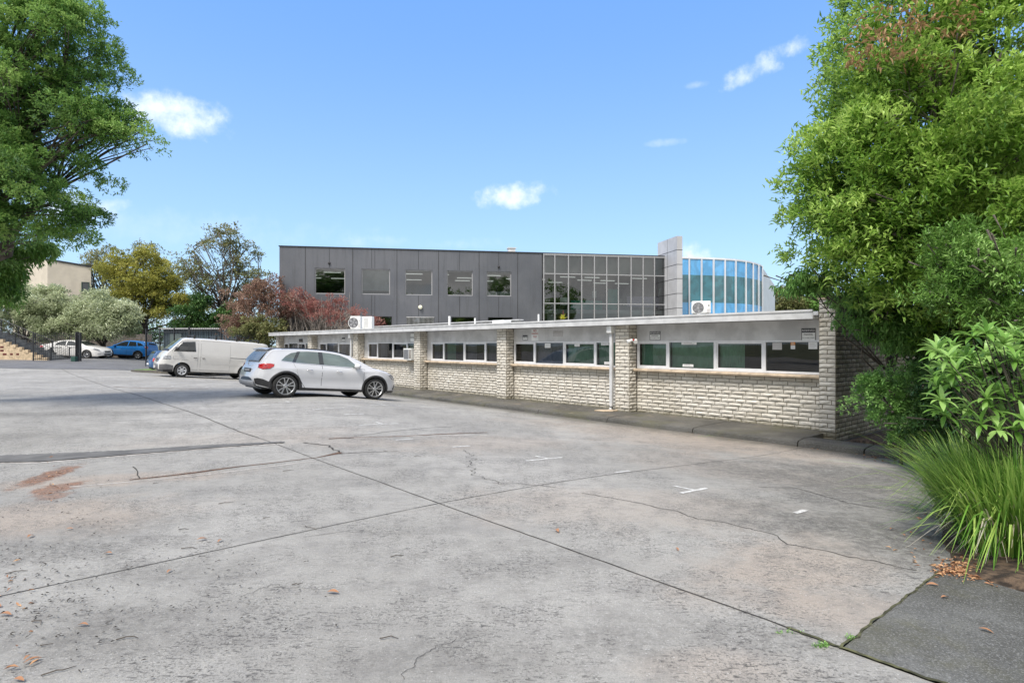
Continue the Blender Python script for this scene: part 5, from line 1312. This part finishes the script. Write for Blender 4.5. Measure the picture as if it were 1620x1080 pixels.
def make_car(name, sp, loc, heading, pitch, roll, label, cat, scale=(1,1,1)):
    root = empty(name, loc, 0, label, cat); root.rotation_mode = 'XYZ'
    M_ = Matrix.Rotation(heading, 4, 'Z') @ Matrix.Rotation(pitch, 4, 'Y') @ Matrix.Rotation(roll, 4, 'X'); root.rotation_euler = M_.to_euler('XYZ'); root.scale = scale
    c = Car(sp); b = c.body(root, sp['paint'])
    # underbody
    mb = MB(); ub = sp.get('ub', .22); mb.box(c.x0+.18, c.x1-.2, -sp['tw']+.13, sp['tw']-.13, ub, .60)
    mb.build('underbody', 'black_plastic', root)
    for xc in c.wx:
        for sd in (-1, 1): wheel(root, xc, sd*(sp['tw']), c.R, sp.get('wd', .22), sp['rim'], sp['style'], sd)
    for nm, mat, polys, off in sp['patches']:
        for poly in polys:
            sides = (-1, 1)
            if poly and isinstance(poly[0], int): sides = (poly[0],); poly = poly[1:]
            if nm == 'door':
                for mb in c.side(c.shell(poly, .008), off*.4, sides=sides): mb.build('door_gap', 'black_plastic', b, smooth=True)
            for mb in c.side(poly, off, sides=sides):
                o = mb.build(nm, mat, root, smooth=True)
                if off >= .01: so = o.modifiers.new('s', 'SOLIDIFY'); so.thickness = .008; so.offset = -1
    for nm, mat, x0, x1, hf, off in sp['uppers']:
        c.upper(np.linspace(x0, x1, 16), hf, off).build(nm, mat, root, smooth=True)
    # arch mouldings
    if sp.get('arch_mat'):
        for xc in c.wx:
            for sd in (-1, 1):
                P = []
                for i in range(33):
                    a = math.pi*(-.06+1.12*i/32); P.append([(c.shx(xc+r*math.cos(a), c.R+r*math.sin(a)), sd*(c.w(xc+r*math.cos(a), max(.2, c.R+r*math.sin(a)))+o_), c.R+r*math.sin(a)) for r, o_ in ((c.Ra-.02, -.03), (c.Ra-.004, .010), (c.Ra+.02, .016), (c.Ra+sp['arch_w'], .008), (c.Ra+sp['arch_w']+.004, -.004))])
                mb = MB(); mb.grid(P, flip=sd < 0); mb.build('wheel_arch', sp['arch_mat'], root, smooth=True)
    for sd in (-1, 1):                                             # mirrors
        mx, mz = sp['mirror']; y = c.w(mx, mz)
        mb = MB(); mb.sphere((mx, sd*(y+.12), mz+.02), .12, 8, (.8, 1.0, .72)); m_ = mb.build('mirror', sp.get('mirror_mat', sp['paint']), root, smooth=True)
        mb = MB(); mb.tube([(mx+.02, sd*(y-.01), mz-.04), (mx, sd*(y+.08), mz-.02)], .025, 8); mb.build('mirror_stalk', 'black_plastic', m_)
        for hx, hz, hw in sp['handles']:
            if sp.get('handle_side') and sd != sp['handle_side'] and hw < 0: continue
            hw = abs(hw); P = []
            for t in np.linspace(-1, 1, 7): x = hx+hw*t; z = hz; yy = c.w(x, z); P.append((x, sd*(yy+.012+.018*(1-t**2)), z))
            mb = MB(); mb.tube(P, [.008,.012,.013,.013,.013,.012,.008], 8); mb.build('door_handle', sp.get('handle_mat', sp['paint']), root, smooth=True)
    return root, c, b
HEAD = math.atan2(E2[1], E2[0])
# ---- silver-white compact crossover, tail towards the camera
sp = dict(
 top=[(-2.10,.66),(-2.09,.93),(-2.03,1.05),(-1.97,1.12),(-1.87,1.26),(-1.76,1.385),(-1.66,1.425),(-1.3,1.462),(-.8,1.488),(-.3,1.492),(.15,1.465),(.5,1.395),(.9,1.225),(1.2,1.075),(1.32,1.03),(1.6,.985),(1.85,.92),(2.05,.84),(2.17,.72),(2.23,.55)],
 bot=[(-2.19,.36),(-2.0,.30),(-1.7,.25),(0,.24),(1.75,.24),(2.05,.23),(2.25,.28)],
 plan=[(-2.12,.50),(-2.06,.66),(-1.93,.80),(-1.6,.89),(-.8,.902),(.8,.902),(1.5,.893),(1.8,.86),(2.0,.78),(2.12,.68),(2.24,.50)],
 vert=[(.2,.955),(.34,.975),(.55,.985),(.72,1.0),(.86,.995),(.95,.965),(1.02,.935),(1.2,.845),(1.38,.745),(1.46,.70)],
 rr=[(-2.2,.14),(-1.95,.08),(-1.6,.075),(.4,.075),(1.0,.08),(1.35,.10),(2.0,.14),(2.25,.2)], n=3.6,
 nose=[(.2,-.06),(.45,0),(.6,.0),(.8,-.05),(1.1,-.05)], tail=[(.2,.10),(.4,.0),(.55,-.04),(.75,.01),(.95,.05),(1.2,.06)],
 wheels=(-1.35,1.35), R=.345, Ra=.392, rim=.245, tw=.79, style='spoke', paint='paint_silver_white', crease=[(.88,.016,.045),(.52,-.024,.10),(.34,.012,.05)],
 mirror=(.70,1.03), handles=[(-.72,.86,.085),(.16,.845,.085)], handle_mat='chrome', arch_mat='black_plastic', arch_w=.055,
 patches=[('door','paint_silver_white',[[(-.34,.30),(.95,.30),(.98,.96),(-.34,1.0)],[(-1.16,1.03),(-1.02,.66),(-.88,.42),(-.80,.30),(-.352,.30),(-.352,1.0)]],.004),
  ('side_window','car_glass',[[(-.30,1.03),(.80,1.00),(.48,1.27),(.22,1.365),(-.10,1.405),(-.30,1.412)],[(-1.12,1.055),(-.42,1.035),(-.42,1.412),(-.72,1.408),(-.96,1.385)],[(-1.50,1.085),(-1.16,1.06),(-1.03,1.37),(-1.2,1.33),(-1.36,1.23)]],.005),
  ('window_pillar','car_glass_dark',[[(-.425,1.035),(-.295,1.03),(-.295,1.414),(-.425,1.414)],[(-1.20,1.06),(-1.11,1.055),(-.94,1.392),(-1.04,1.378)]],.0065),
  ('sill_cladding','black_plastic',[[(-.97,.245),(.97,.245),(.97,.305),(-.97,.315)]],.010),
  ('bumper_cladding','black_plastic',[[(-2.08,.37),(-2.04,.34),(-1.72,.26),(-1.72,.42),(-1.92,.52),(-2.02,.54),(-2.08,.52)]],.008),
  ('front_cladding','black_plastic',[[(1.77,.24),(2.14,.24),(2.16,.30),(1.77,.30)]],.008),
  ('tail_light','tail_red',[[(-2.07,.84),(-1.97,.80),(-1.80,.83),(-1.70,.90),(-1.68,.97),(-1.80,.985),(-1.97,.97),(-2.07,.945)]],.012),
  ('headlight','head_lamp',[[(1.80,.80),(1.95,.68),(2.10,.64),(2.13,.70),(2.05,.78),(1.90,.86)]],.010),
  ('chrome_strip','chrome',[[(-1.5,1.062),(-1.1,1.038),(.86,.985),(.86,.994),(-1.1,1.047),(-1.5,1.071)]],.009),
  ('fog_vent','black_plastic',[[(2.04,.34),(2.12,.32),(2.14,.48),(2.10,.50)]],.006)],
 uppers=[('windscreen','car_glass',.44,1.22,lambda x: .52+.16*sst(.4,1.2,x),.006),('rear_window','hatch_glass',-2.02,-1.80,lambda x: .56-.04*sst(-2,-1.7,x),.008)])
W1 = Vector(gpt(449,626.5)[:2]); x1, y1, z1 = gpt(449,626.5); x2, y2, z2 = gpt(594,628.0)
def car_on_ground(sp, name, c_xy, heading, label, cat, scale=(1,1,1), tw=.79):
    f = Vector((math.cos(heading), math.sin(heading))); l = Vector((-f.y, f.x)); H4 = {}
    hw = sp['wheels'][1]*scale[0]
    for i, sx in enumerate((-1, 1)):
        for sy in (-1, 1):
            p = Vector(c_xy)+f*hw*sx+l*tw*sy*scale[1]; H4[sx, sy] = g(p.x, p.y)
    zf = (H4[1,-1]+H4[1,1])/2; zr = (H4[-1,-1]+H4[-1,1])/2; zl = (H4[1,1]+H4[-1,1])/2; zr_ = (H4[1,-1]+H4[-1,-1])/2
    zc = (zf+zr)/2; pitch = -math.atan2(zf-zr, 2*hw); roll = math.atan2(zl-zr_, 2*tw*scale[1])
    return make_car(name, sp, (c_xy[0], c_xy[1], zc+.003), heading, pitch, roll, label, cat, scale)
KS = 1.06
near_mid = (Vector((x1, y1))+Vector((x2, y2)))/2
dcar = Vector((x2-x1, y2-y1)); print('GLA wheelbase on ground', dcar.length, math.degrees(math.atan2(dcar.y, dcar.x)), x1, y1, z1, x2, y2, z2)
f = Vector((math.cos(HEAD), math.sin(HEAD))); l = Vector((-f.y, f.x))
# near (right-hand) wheels are what the pixels give: their centre plane lies .86 m right of the axis
rear = Vector((-361/F*17.2, 17.2)); c0 = rear+f*1.35*KS+l*.88
root, c, b = car_on_ground(sp, 'parked_car', c0, HEAD, 'silver-white compact crossover parked nose to the low building', 'car', (KS, KS, .98))
mb = MB(); P = []
for i in range(9):                                                 # grey skid panel low on the tail
    y = -.62+1.24*i/8; e = .05*(abs(y)/.62)**2; P.append([(-2.17+e, y, .46), (-2.18+e, y, .40), (-2.14+e, y, .32), (-2.04+e, y, .27)])
mb.grid(P, flip=True); mb.build('skid_plate', 'skid_grey', root, smooth=True)
mb = MB(); P = []
for i in range(13):
    y = -.78+1.56*i/12; e = .30*(abs(y)/.78)**4; P.append([(-2.13+e, y, .56), (-2.16+e, y, .50), (-2.163+e, y, .40), (-2.12+e, y, .34)])
mb.grid(P, flip=True); mb.build('rear_cladding', 'black_plastic', root, smooth=True)
mb = MB(); mb.box(-2.115,-2.098,-.26,.26,.70,.81); q_ = mb.build('number_plate', 'sign_ink', root); 
mb = MB(); mb.box(-2.119,-2.1155,-.2,.2,.735,.775); mb.build('plate_characters', 'sign_faded', q_)
mb = MB(); mb.lathe([(.05,0),(.056,-.008),(.05,-.012),(.044,-.008)], 'y', 24)
for k in range(3): a = math.pi/2+2*math.pi*k/3; mb.add([(0,-.012,0),(.05*math.cos(a),-.006,.05*math.sin(a)),(.008*math.cos(a+1),-.004,.008*math.sin(a+1))], [(0,1,2)]); mb.add([(0,-.012,0),(.008*math.cos(a-1),-.004,.008*math.sin(a-1)),(.05*math.cos(a),-.006,.05*math.sin(a))], [(0,1,2)])
e = mb.build('emblem', 'chrome', root); e.location = (-2.075, 0, .93); e.rotation_euler = (0, 0, -math.pi/2)
mb = MB(); mb.grid([[(x, y, z-.02*(abs(y)/.6)**2) for y in np.linspace(-.58, .58, 9)] for x, z in ((-1.60,1.455),(-1.74,1.440),(-1.83,1.410),(-1.81,1.39),(-1.70,1.38))]); so = mb.build('spoiler', 'paint_silver_white', root, smooth=True)
for sd in (-1, 1):
    mb = MB(); mb.tube([(x, sd*(c.w(x, c.top(x)-.07)-.045), c.topz(x, c.w(x, c.top(x)-.07)-.045)+.028) for x in np.linspace(-1.45,.45,12)], .016, 8); mb.build('roof_rail', 'black_plastic', root, smooth=True)
# ---- long white van, nose towards the camera side
spv = dict(
 top=[(-2.83,1.0),(-2.82,1.72),(-2.74,1.90),(-2.55,1.955),(-2.0,1.98),(0,1.99),(.9,1.975),(1.42,1.955),(1.62,1.88),(2.16,1.35),(2.26,1.26),(2.40,1.14),(2.51,.99),(2.55,.80)],
 bot=[(-2.83,.42),(-2.6,.34),(0,.30),(2.2,.28),(2.5,.30),(2.55,.36)],
 plan=[(-2.83,.80),(-2.75,.88),(-2.5,.935),(0,.94),(1.4,.94),(2.0,.925),(2.3,.88),(2.45,.80),(2.55,.66)],
 vert=[(.25,.96),(.4,.985),(.7,1.0),(1.0,1.0),(1.15,.985),(1.5,.94),(1.8,.885),(1.95,.84)],
 rr=[(-2.83,.12),(-2.4,.13),(1.4,.13),(1.75,.09),(2.2,.10),(2.55,.16)], n=3.0, tsig=.04,
 nose=[(.25,-.03),(.4,.02),(.62,.02),(.8,-.02),(1.1,-.08)], tail=[(.2,0),(2,0)],
 wheels=(-1.555,1.555), R=.335, Ra=.40, rim=.205, tw=.83, wd=.20, style='steel', paint='paint_van', crease=[(1.02,.012,.05),(.60,-.014,.12)], flare=.02,
 mirror=(1.86,1.36), mirror_mat='black_plastic', handles=[(.98,.98,.09),(.58,.98,.07)], handle_mat='black_plastic',
 patches=[('door','paint_van',[[(.86,.40),(1.10,.40),(1.16,.75),(1.30,.86),(1.96,.86),(2.06,1.28),(1.62,1.78),(.86,1.84)],[(-.72,.40),(.72,.40),(.72,1.84),(-.72,1.84)]],.004),
  ('side_window','car_glass_dark',[[(.96,1.28),(2.00,1.25),(1.86,1.44),(1.60,1.72),(1.02,1.78)]],.012),
  ('side_window','car_glass_dark',[[(1.84,1.17),(1.98,1.17),(1.86,1.30)]],.012) if False else ('rub_strip','paint_van',[[(-2.3,.78),(-2.1,.78),(-2.1,.79),(-2.3,.79)]],.006),
  ('slide_rail','black_plastic',[[(-2.35,1.06),(-.74,1.06),(-.74,1.085),(-2.35,1.085)]],.006),
  ('body_crease','paint_van',[[(-2.3,.70),(.6,.70),(.6,.715),(-2.3,.715)]],.006),
  ('headlight','head_lamp',[[(2.10,.86),(2.30,.84),(2.46,.83),(2.46,1.00),(2.30,1.04),(2.12,1.03)]],.010),
  ('bumper','bumper_grey',[[(1.98,.28),(2.54,.30),(2.54,.58),(2.30,.62),(1.98,.56)]],.014),
  ('bumper','black_plastic',[[(1.98,.27),(2.4,.27),(2.4,.36),(1.98,.36)]],.018),
  ('tail_light','tail_red',[[(-2.80,1.05),(-2.70,1.05),(-2.70,1.45),(-2.80,1.45)]],.010)],
 uppers=[('windscreen','car_glass',1.62,2.16,lambda x: .66+.14*sst(1.6,2.1,x),.008),('wiper_panel','black_plastic',2.17,2.25,lambda x: .78,.007)])
vh = HEAD+math.pi; fv = Vector((math.cos(vh), math.sin(vh))); lv = Vector((-fv.y, fv.x))
fw = Vector(((286.5-810)/F*30.6, 30.6)); cv_ = fw-fv*1.555-lv*.92
root, c, b = car_on_ground(spv, 'parked_van', cv_, vh, 'long white panel van with black roof bars beside the turf island', 'van', (1,1,1.06), tw=.83)
mb = MB(); P = []
for i in range(13):
    y = -.80+1.6*i/12; e = -.28*(abs(y)/.80)**4; P.append([(2.50+e, y, .60), (2.60+e, y, .57), (2.62+e, y, .45), (2.58+e, y, .33), (2.48+e, y, .27)])
mb.grid(P); mb.build('front_bumper', 'bumper_grey', root, smooth=True)
mb = MB(); P = [[(2.555-.16*(abs(y)/.62)**4, y, z) for z in (.70,.90)] for y in np.linspace(-.50,.50,9)]; mb.grid(P, flip=True); gq = mb.build('front_grille', 'grille_dark', root)
mb = MB()
for z in (.75,.85): mb.tube([(2.575-.16*(abs(y)/.62)**4, y, z) for y in np.linspace(-.48,.48,9)], .018, 6)
mb.build('grille_bar', 'chrome', gq)
mb = MB(); mb.lathe([(.001,-.012),(.06,-.010),(.07,0)], 'y', 20); e = mb.build('emblem', 'chrome', root); e.location = (2.60, 0, .80); e.rotation_euler = (0,0,math.pi/2); e.scale = (1.3,1,.9)
mb = MB(); mb.box(2.625,2.64,-.2,.2,.40,.51); mb.build('number_plate', 'sign_faded', root)
for x in (1.05,.0,-1.05,-2.2):
    mb = MB()
    mb.tube([(x, y, c.top(x)+.11) for y in np.linspace(-.66,.66,5)], .02, 8)
    for sd in (-1, 1): mb.box(x-.04,x+.04,sd*.72-.05,sd*.72+.02, c.topz(x,.70)-.02, c.top(x)+.12)
    mb.build('roof_bar', 'black_plastic', root)
# ---- white sedan beyond the gate, nose to the right
sps = dict(
 top=[(-2.42,.75),(-2.40,1.02),(-2.2,1.09),(-1.75,1.13),(-1.4,1.24),(-.95,1.40),(-.4,1.46),(.1,1.45),(.5,1.36),(.95,1.16),(1.25,1.02),(1.7,.95),(2.1,.86),(2.3,.76),(2.42,.6)],
 bot=[(-2.42,.34),(-2.2,.24),(0,.20),(2.2,.20),(2.42,.25)], plan=[(-2.42,.66),(-2.25,.82),(-1.8,.90),(1.5,.905),(2.0,.85),(2.25,.72),(2.42,.5)],
 vert=[(.2,.95),(.5,.99),(.8,1.0),(.96,.96),(1.2,.83),(1.42,.68)], rr=[(-2.42,.12),(-1.8,.08),(.8,.07),(1.3,.08),(2.4,.16)], n=3.2,
 nose=[(.2,-.04),(.5,0),(.9,-.05)], tail=[(.2,.04),(.9,0)], wheels=(-1.40,1.40), R=.33, Ra=.38, rim=.22, tw=.79, style='spoke', paint='paint_white', crease=[(.85,.015,.05)],
 mirror=(.85,1.0), handles=[(-.75,.86,.08),(.15,.85,.08)],
 patches=[('door','paint_white',[[(-.25,.28),(.95,.28),(.95,.94),(-.25,.98)],[(-1.1,.98),(-.95,.5),(-.85,.28),(-.262,.28),(-.262,.98)]],.007),
  ('side_window','car_glass_dark',[[(-.22,1.02),(.90,.99),(.52,1.24),(.1,1.36),(-.22,1.375)],[(-1.15,1.04),(-.30,1.02),(-.30,1.375),(-.6,1.365),(-.9,1.27)]],.006),
  ('headlight','head_lamp',[[(1.85,.74),(2.2,.62),(2.3,.64),(2.25,.74),(1.95,.85)]],.010),('fog_light','chrome',[[(2.15,.36),(2.34,.36),(2.34,.42),(2.15,.42)]],.010),
  ('tail_light','tail_red',[[(-2.36,.80),(-2.0,.86),(-2.0,.96),(-2.36,.98)]],.010)],
 uppers=[('windscreen','car_glass_dark',.45,1.2,lambda x: .56+.12*sst(.4,1.2,x),.006),('rear_window','car_glass_dark',-1.7,-1.0,lambda x: .58,.006)])
p = at(113, 560, 47.5); hs = R(-2)
cs_ = (p.x, p.y+.6)
root, c, b = car_on_ground(sps, 'parked_car', cs_, hs, 'white sedan half hidden behind the barred gate', 'car', (1.06,1,1))
mb = MB(); mb.grid([[(2.44-.25*(abs(y)/.6)**4, y, z) for z in (.5,.62)] for y in np.linspace(-.45,.45,9)]); mb.build('front_grille', 'grille_dark', root)
mb = MB(); mb.grid([[(2.45-.25*(abs(y)/.6)**4, y, z) for z in (.28,.40)] for y in np.linspace(-.62,.62,9)]); mb.build('lower_grille', 'grille_dark', root)
# ---- blue SUV, nose to the left
spb = dict(
 top=[(-2.26,.80),(-2.24,1.10),(-2.14,1.36),(-1.98,1.58),(-1.7,1.65),(-1.0,1.70),(-.3,1.70),(.15,1.62),(.6,1.42),(1.0,1.20),(1.25,1.08),(1.7,1.01),(2.05,.90),(2.2,.78),(2.28,.62)],
 bot=[(-2.26,.40),(-2.0,.30),(0,.28),(2.0,.28),(2.28,.34)], plan=[(-2.26,.70),(-2.1,.84),(-1.6,.915),(1.4,.92),(1.9,.86),(2.15,.72),(2.28,.52)],
 vert=[(.2,.95),(.5,.99),(.85,1.0),(1.05,.95),(1.3,.85),(1.6,.72)], rr=[(-2.26,.12),(-1.8,.08),(.9,.08),(1.3,.09),(2.28,.16)], n=3.3,
 nose=[(.2,-.04),(.6,0),(.95,-.05)], tail=[(.2,.05),(.6,0),(1.2,.05)], wheels=(-1.34,1.34), R=.36, Ra=.41, rim=.23, tw=.80, style='spoke', paint='paint_blue', crease=[(.95,.015,.05)],
 mirror=(.85,1.12), handles=[(-.72,.98,.08),(.15,.97,.08)], arch_mat='black_plastic', arch_w=.05,
 patches=[('door','paint_blue',[[(-.30,.36),(.95,.36),(.95,1.06),(-.30,1.10)],[(-1.12,1.12),(-.95,.7),(-.85,.36),(-.312,.36),(-.312,1.10)]],.007),
  ('side_window','car_glass_dark',[[(-.26,1.14),(.92,1.10),(.50,1.40),(.1,1.54),(-.26,1.58)],[(-1.12,1.18),(-.34,1.145),(-.34,1.585),(-.95,1.57)],[(-1.75,1.26),(-1.2,1.19),(-1.05,1.55),(-1.4,1.47)]],.006),
  ('tail_light','tail_red',[[(-2.18,1.02),(-1.85,1.06),(-1.85,1.20),(-2.12,1.24)]],.010),('headlight','head_lamp',[[(1.75,.86),(2.1,.76),(2.16,.80),(2.0,.92),(1.8,.96)]],.010),
  ('sill_cladding','black_plastic',[[(-.9,.29),(.9,.29),(.9,.36),(-.9,.36)]],.010)],
 uppers=[('windscreen','car_glass_dark',.2,1.18,lambda x: .56+.14*sst(.4,1.2,x),.006),('rear_window','car_glass_dark',-2.1,-2.0,lambda x: .52,.006)])
p = at(196, 560, 54)
root, c, b = car_on_ground(spb, 'parked_car', (p.x, p.y+.8), R(178), 'bright blue SUV parked beyond the white sedan', 'car', (1.0,1,1))
# ---- dark blue hatch hidden behind the van, tail just showing
spn = dict(spb); spn['paint'] = 'paint_navy'; spn['patches'] = [(a, 'paint_navy' if m_ == 'paint_blue' else m_, p_, o_) for a, m_, p_, o_ in spb['patches']]
spn['patches'] = [q for q in spn['patches'] if q[0] != 'tail_light']+[('tail_light','tail_red',[[(-2.2,.80),(-1.9,.82),(-1.85,1.04),(-2.2,1.06)]],.012)]
p = Vector(((211-810)/F*34.2, 34.2)); hn = HEAD
root, c, b = car_on_ground(spn, 'parked_car', (p.x+fv.x*-2.35+.2, p.y-fv.y*2.35+.6), hn, 'dark blue hatchback with a red tail light mostly hidden behind the van', 'car', (.95,.95,.80))
mb = MB(); mb.box(-2.30,-2.27,-.25,.25,.55,.66); mb.build('number_plate', 'paper', root)
# ================================================================== WORLD, SUN, CAMERA
SUN_AZ, SUN_EL = R(-150), R(57)                                    # azimuth from +Y, clockwise
w = bpy.data.worlds.new('World'); scene.world = w; w.use_nodes = True; nt = NT(w.node_tree); bg = w.node_tree.nodes['Background']
sky = nt.n('ShaderNodeTexSky', sky_type='NISHITA', sun_disc=False, sun_elevation=SUN_EL, sun_rotation=SUN_AZ, altitude=0, air_density=1.15, dust_density=.6, ozone_density=1.6)
d = nt.n('ShaderNodeTexCoord').outputs['Generated']; sp_ = nt.n('ShaderNodeSeparateXYZ', {0: d})
az = nt.m('ARCTAN2', sp_.outputs[0], sp_.outputs[1]); el = nt.m('ARCSINE', sp_.outputs[2])
lp = nt.noise(d, 9, 6, .6); lp2 = nt.noise(d, 26, 5, .6)
total = None
CL = [((270,186),.062,.030,0.1,1.0),((300,200),.04,.012,0,.7),((822,311),.062,.020,-.02,1.0),((845,303),.035,.018,0,.9),((1215,97),.060,.017,.35,1.0),((1182,117),.03,.012,.5,.7),((1050,226),.04,.006,0,.30),((1105,134),.02,.006,0,.35),
      ((1096,402),.035,.022,-.3,.95),((150,330),.05,.012,.3,.6),((112,330),.035,.02,0,.8),((690,385),.16,.012,0,.25),((300,360),.25,.03,0,.15)]
for (px, py), sx, sy, tilt, wt in CL:
    v = Vector(((px-810)/F, 1, (HY-py)/F)).normalized(); a0 = math.atan2(v.x, v.y); e0 = math.asin(v.z)
    a = nt.m('SUBTRACT', az, a0); e = nt.m('SUBTRACT', el, e0); a = nt.m('MULTIPLY', a, math.cos(e0))
    ar = nt.m('ADD', nt.m('MULTIPLY', a, math.cos(tilt)), nt.m('MULTIPLY', e, math.sin(tilt))); er = nt.m('SUBTRACT', nt.m('MULTIPLY', e, math.cos(tilt)), nt.m('MULTIPLY', a, math.sin(tilt)))
    q = nt.m('ADD', nt.m('POWER', nt.m('DIVIDE', ar, sx), 2.0), nt.m('POWER', nt.m('DIVIDE', er, sy), 2.0))
    q = nt.m('ADD', q, nt.m('ADD', nt.m('MULTIPLY', nt.m('SUBTRACT', lp, .5), 3.2), nt.m('MULTIPLY', nt.m('SUBTRACT', lp2, .5), 4.2)))
    k = nt.m('MULTIPLY', nt.ss(q, 1.25, -1.1), wt)
    total = k if total is None else nt.m('MAXIMUM', total, k)
SKY_TINT = (1.0, 1.0, 1.0)
hs = nt.n('ShaderNodeHueSaturation', {'Saturation': 1.25, 'Value': 1.12, 'Color': nt.mix(1.0, sky.outputs[0], (.93, .97, 1.12, 1), 'MULTIPLY')}).outputs[0]
# broken white cloud added to the unseen sky behind and overhead, neutralising the light
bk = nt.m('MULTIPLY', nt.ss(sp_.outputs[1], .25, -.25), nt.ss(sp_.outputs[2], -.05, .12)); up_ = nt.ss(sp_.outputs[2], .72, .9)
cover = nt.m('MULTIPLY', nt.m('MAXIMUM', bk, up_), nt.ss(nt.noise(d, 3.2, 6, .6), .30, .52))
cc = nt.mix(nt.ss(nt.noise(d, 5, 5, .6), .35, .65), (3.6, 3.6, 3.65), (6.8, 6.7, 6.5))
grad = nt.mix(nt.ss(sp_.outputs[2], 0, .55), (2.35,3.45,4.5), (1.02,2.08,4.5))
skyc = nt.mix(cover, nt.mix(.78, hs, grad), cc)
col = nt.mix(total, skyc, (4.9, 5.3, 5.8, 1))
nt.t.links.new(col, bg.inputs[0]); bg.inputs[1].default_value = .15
sun = bpy.data.lights.new('sun', 'SUN'); sun.energy = 3.0; sun.angle = R(18); sun.color = (1, .95, .88)
so = bpy.data.objects.new('sun', sun); COL.objects.link(so)
sd = Vector((math.sin(SUN_AZ)*math.cos(SUN_EL), math.cos(SUN_AZ)*math.cos(SUN_EL), math.sin(SUN_EL))); so.rotation_euler = (-sd).to_track_quat('-Z', 'Y').to_euler()
cam = bpy.data.cameras.new('camera'); co = bpy.data.objects.new('camera', cam); COL.objects.link(co); co.location = (0, 0, EYE); co.rotation_euler = (R(90), 0, 0)
cam.sensor_width = 36; cam.lens = F/1620*36; cam.shift_y = -(540-HY)/1620*1.0; cam.clip_end = 3000; cam.clip_start = .05
scene.camera = co
scene.view_settings.view_transform = 'Standard'; scene.view_settings.look = 'None'; scene.view_settings.exposure = .64
scene.render.engine = 'CYCLES'; scene.cycles.max_bounces = 8; scene.cycles.transparent_max_bounces = 12
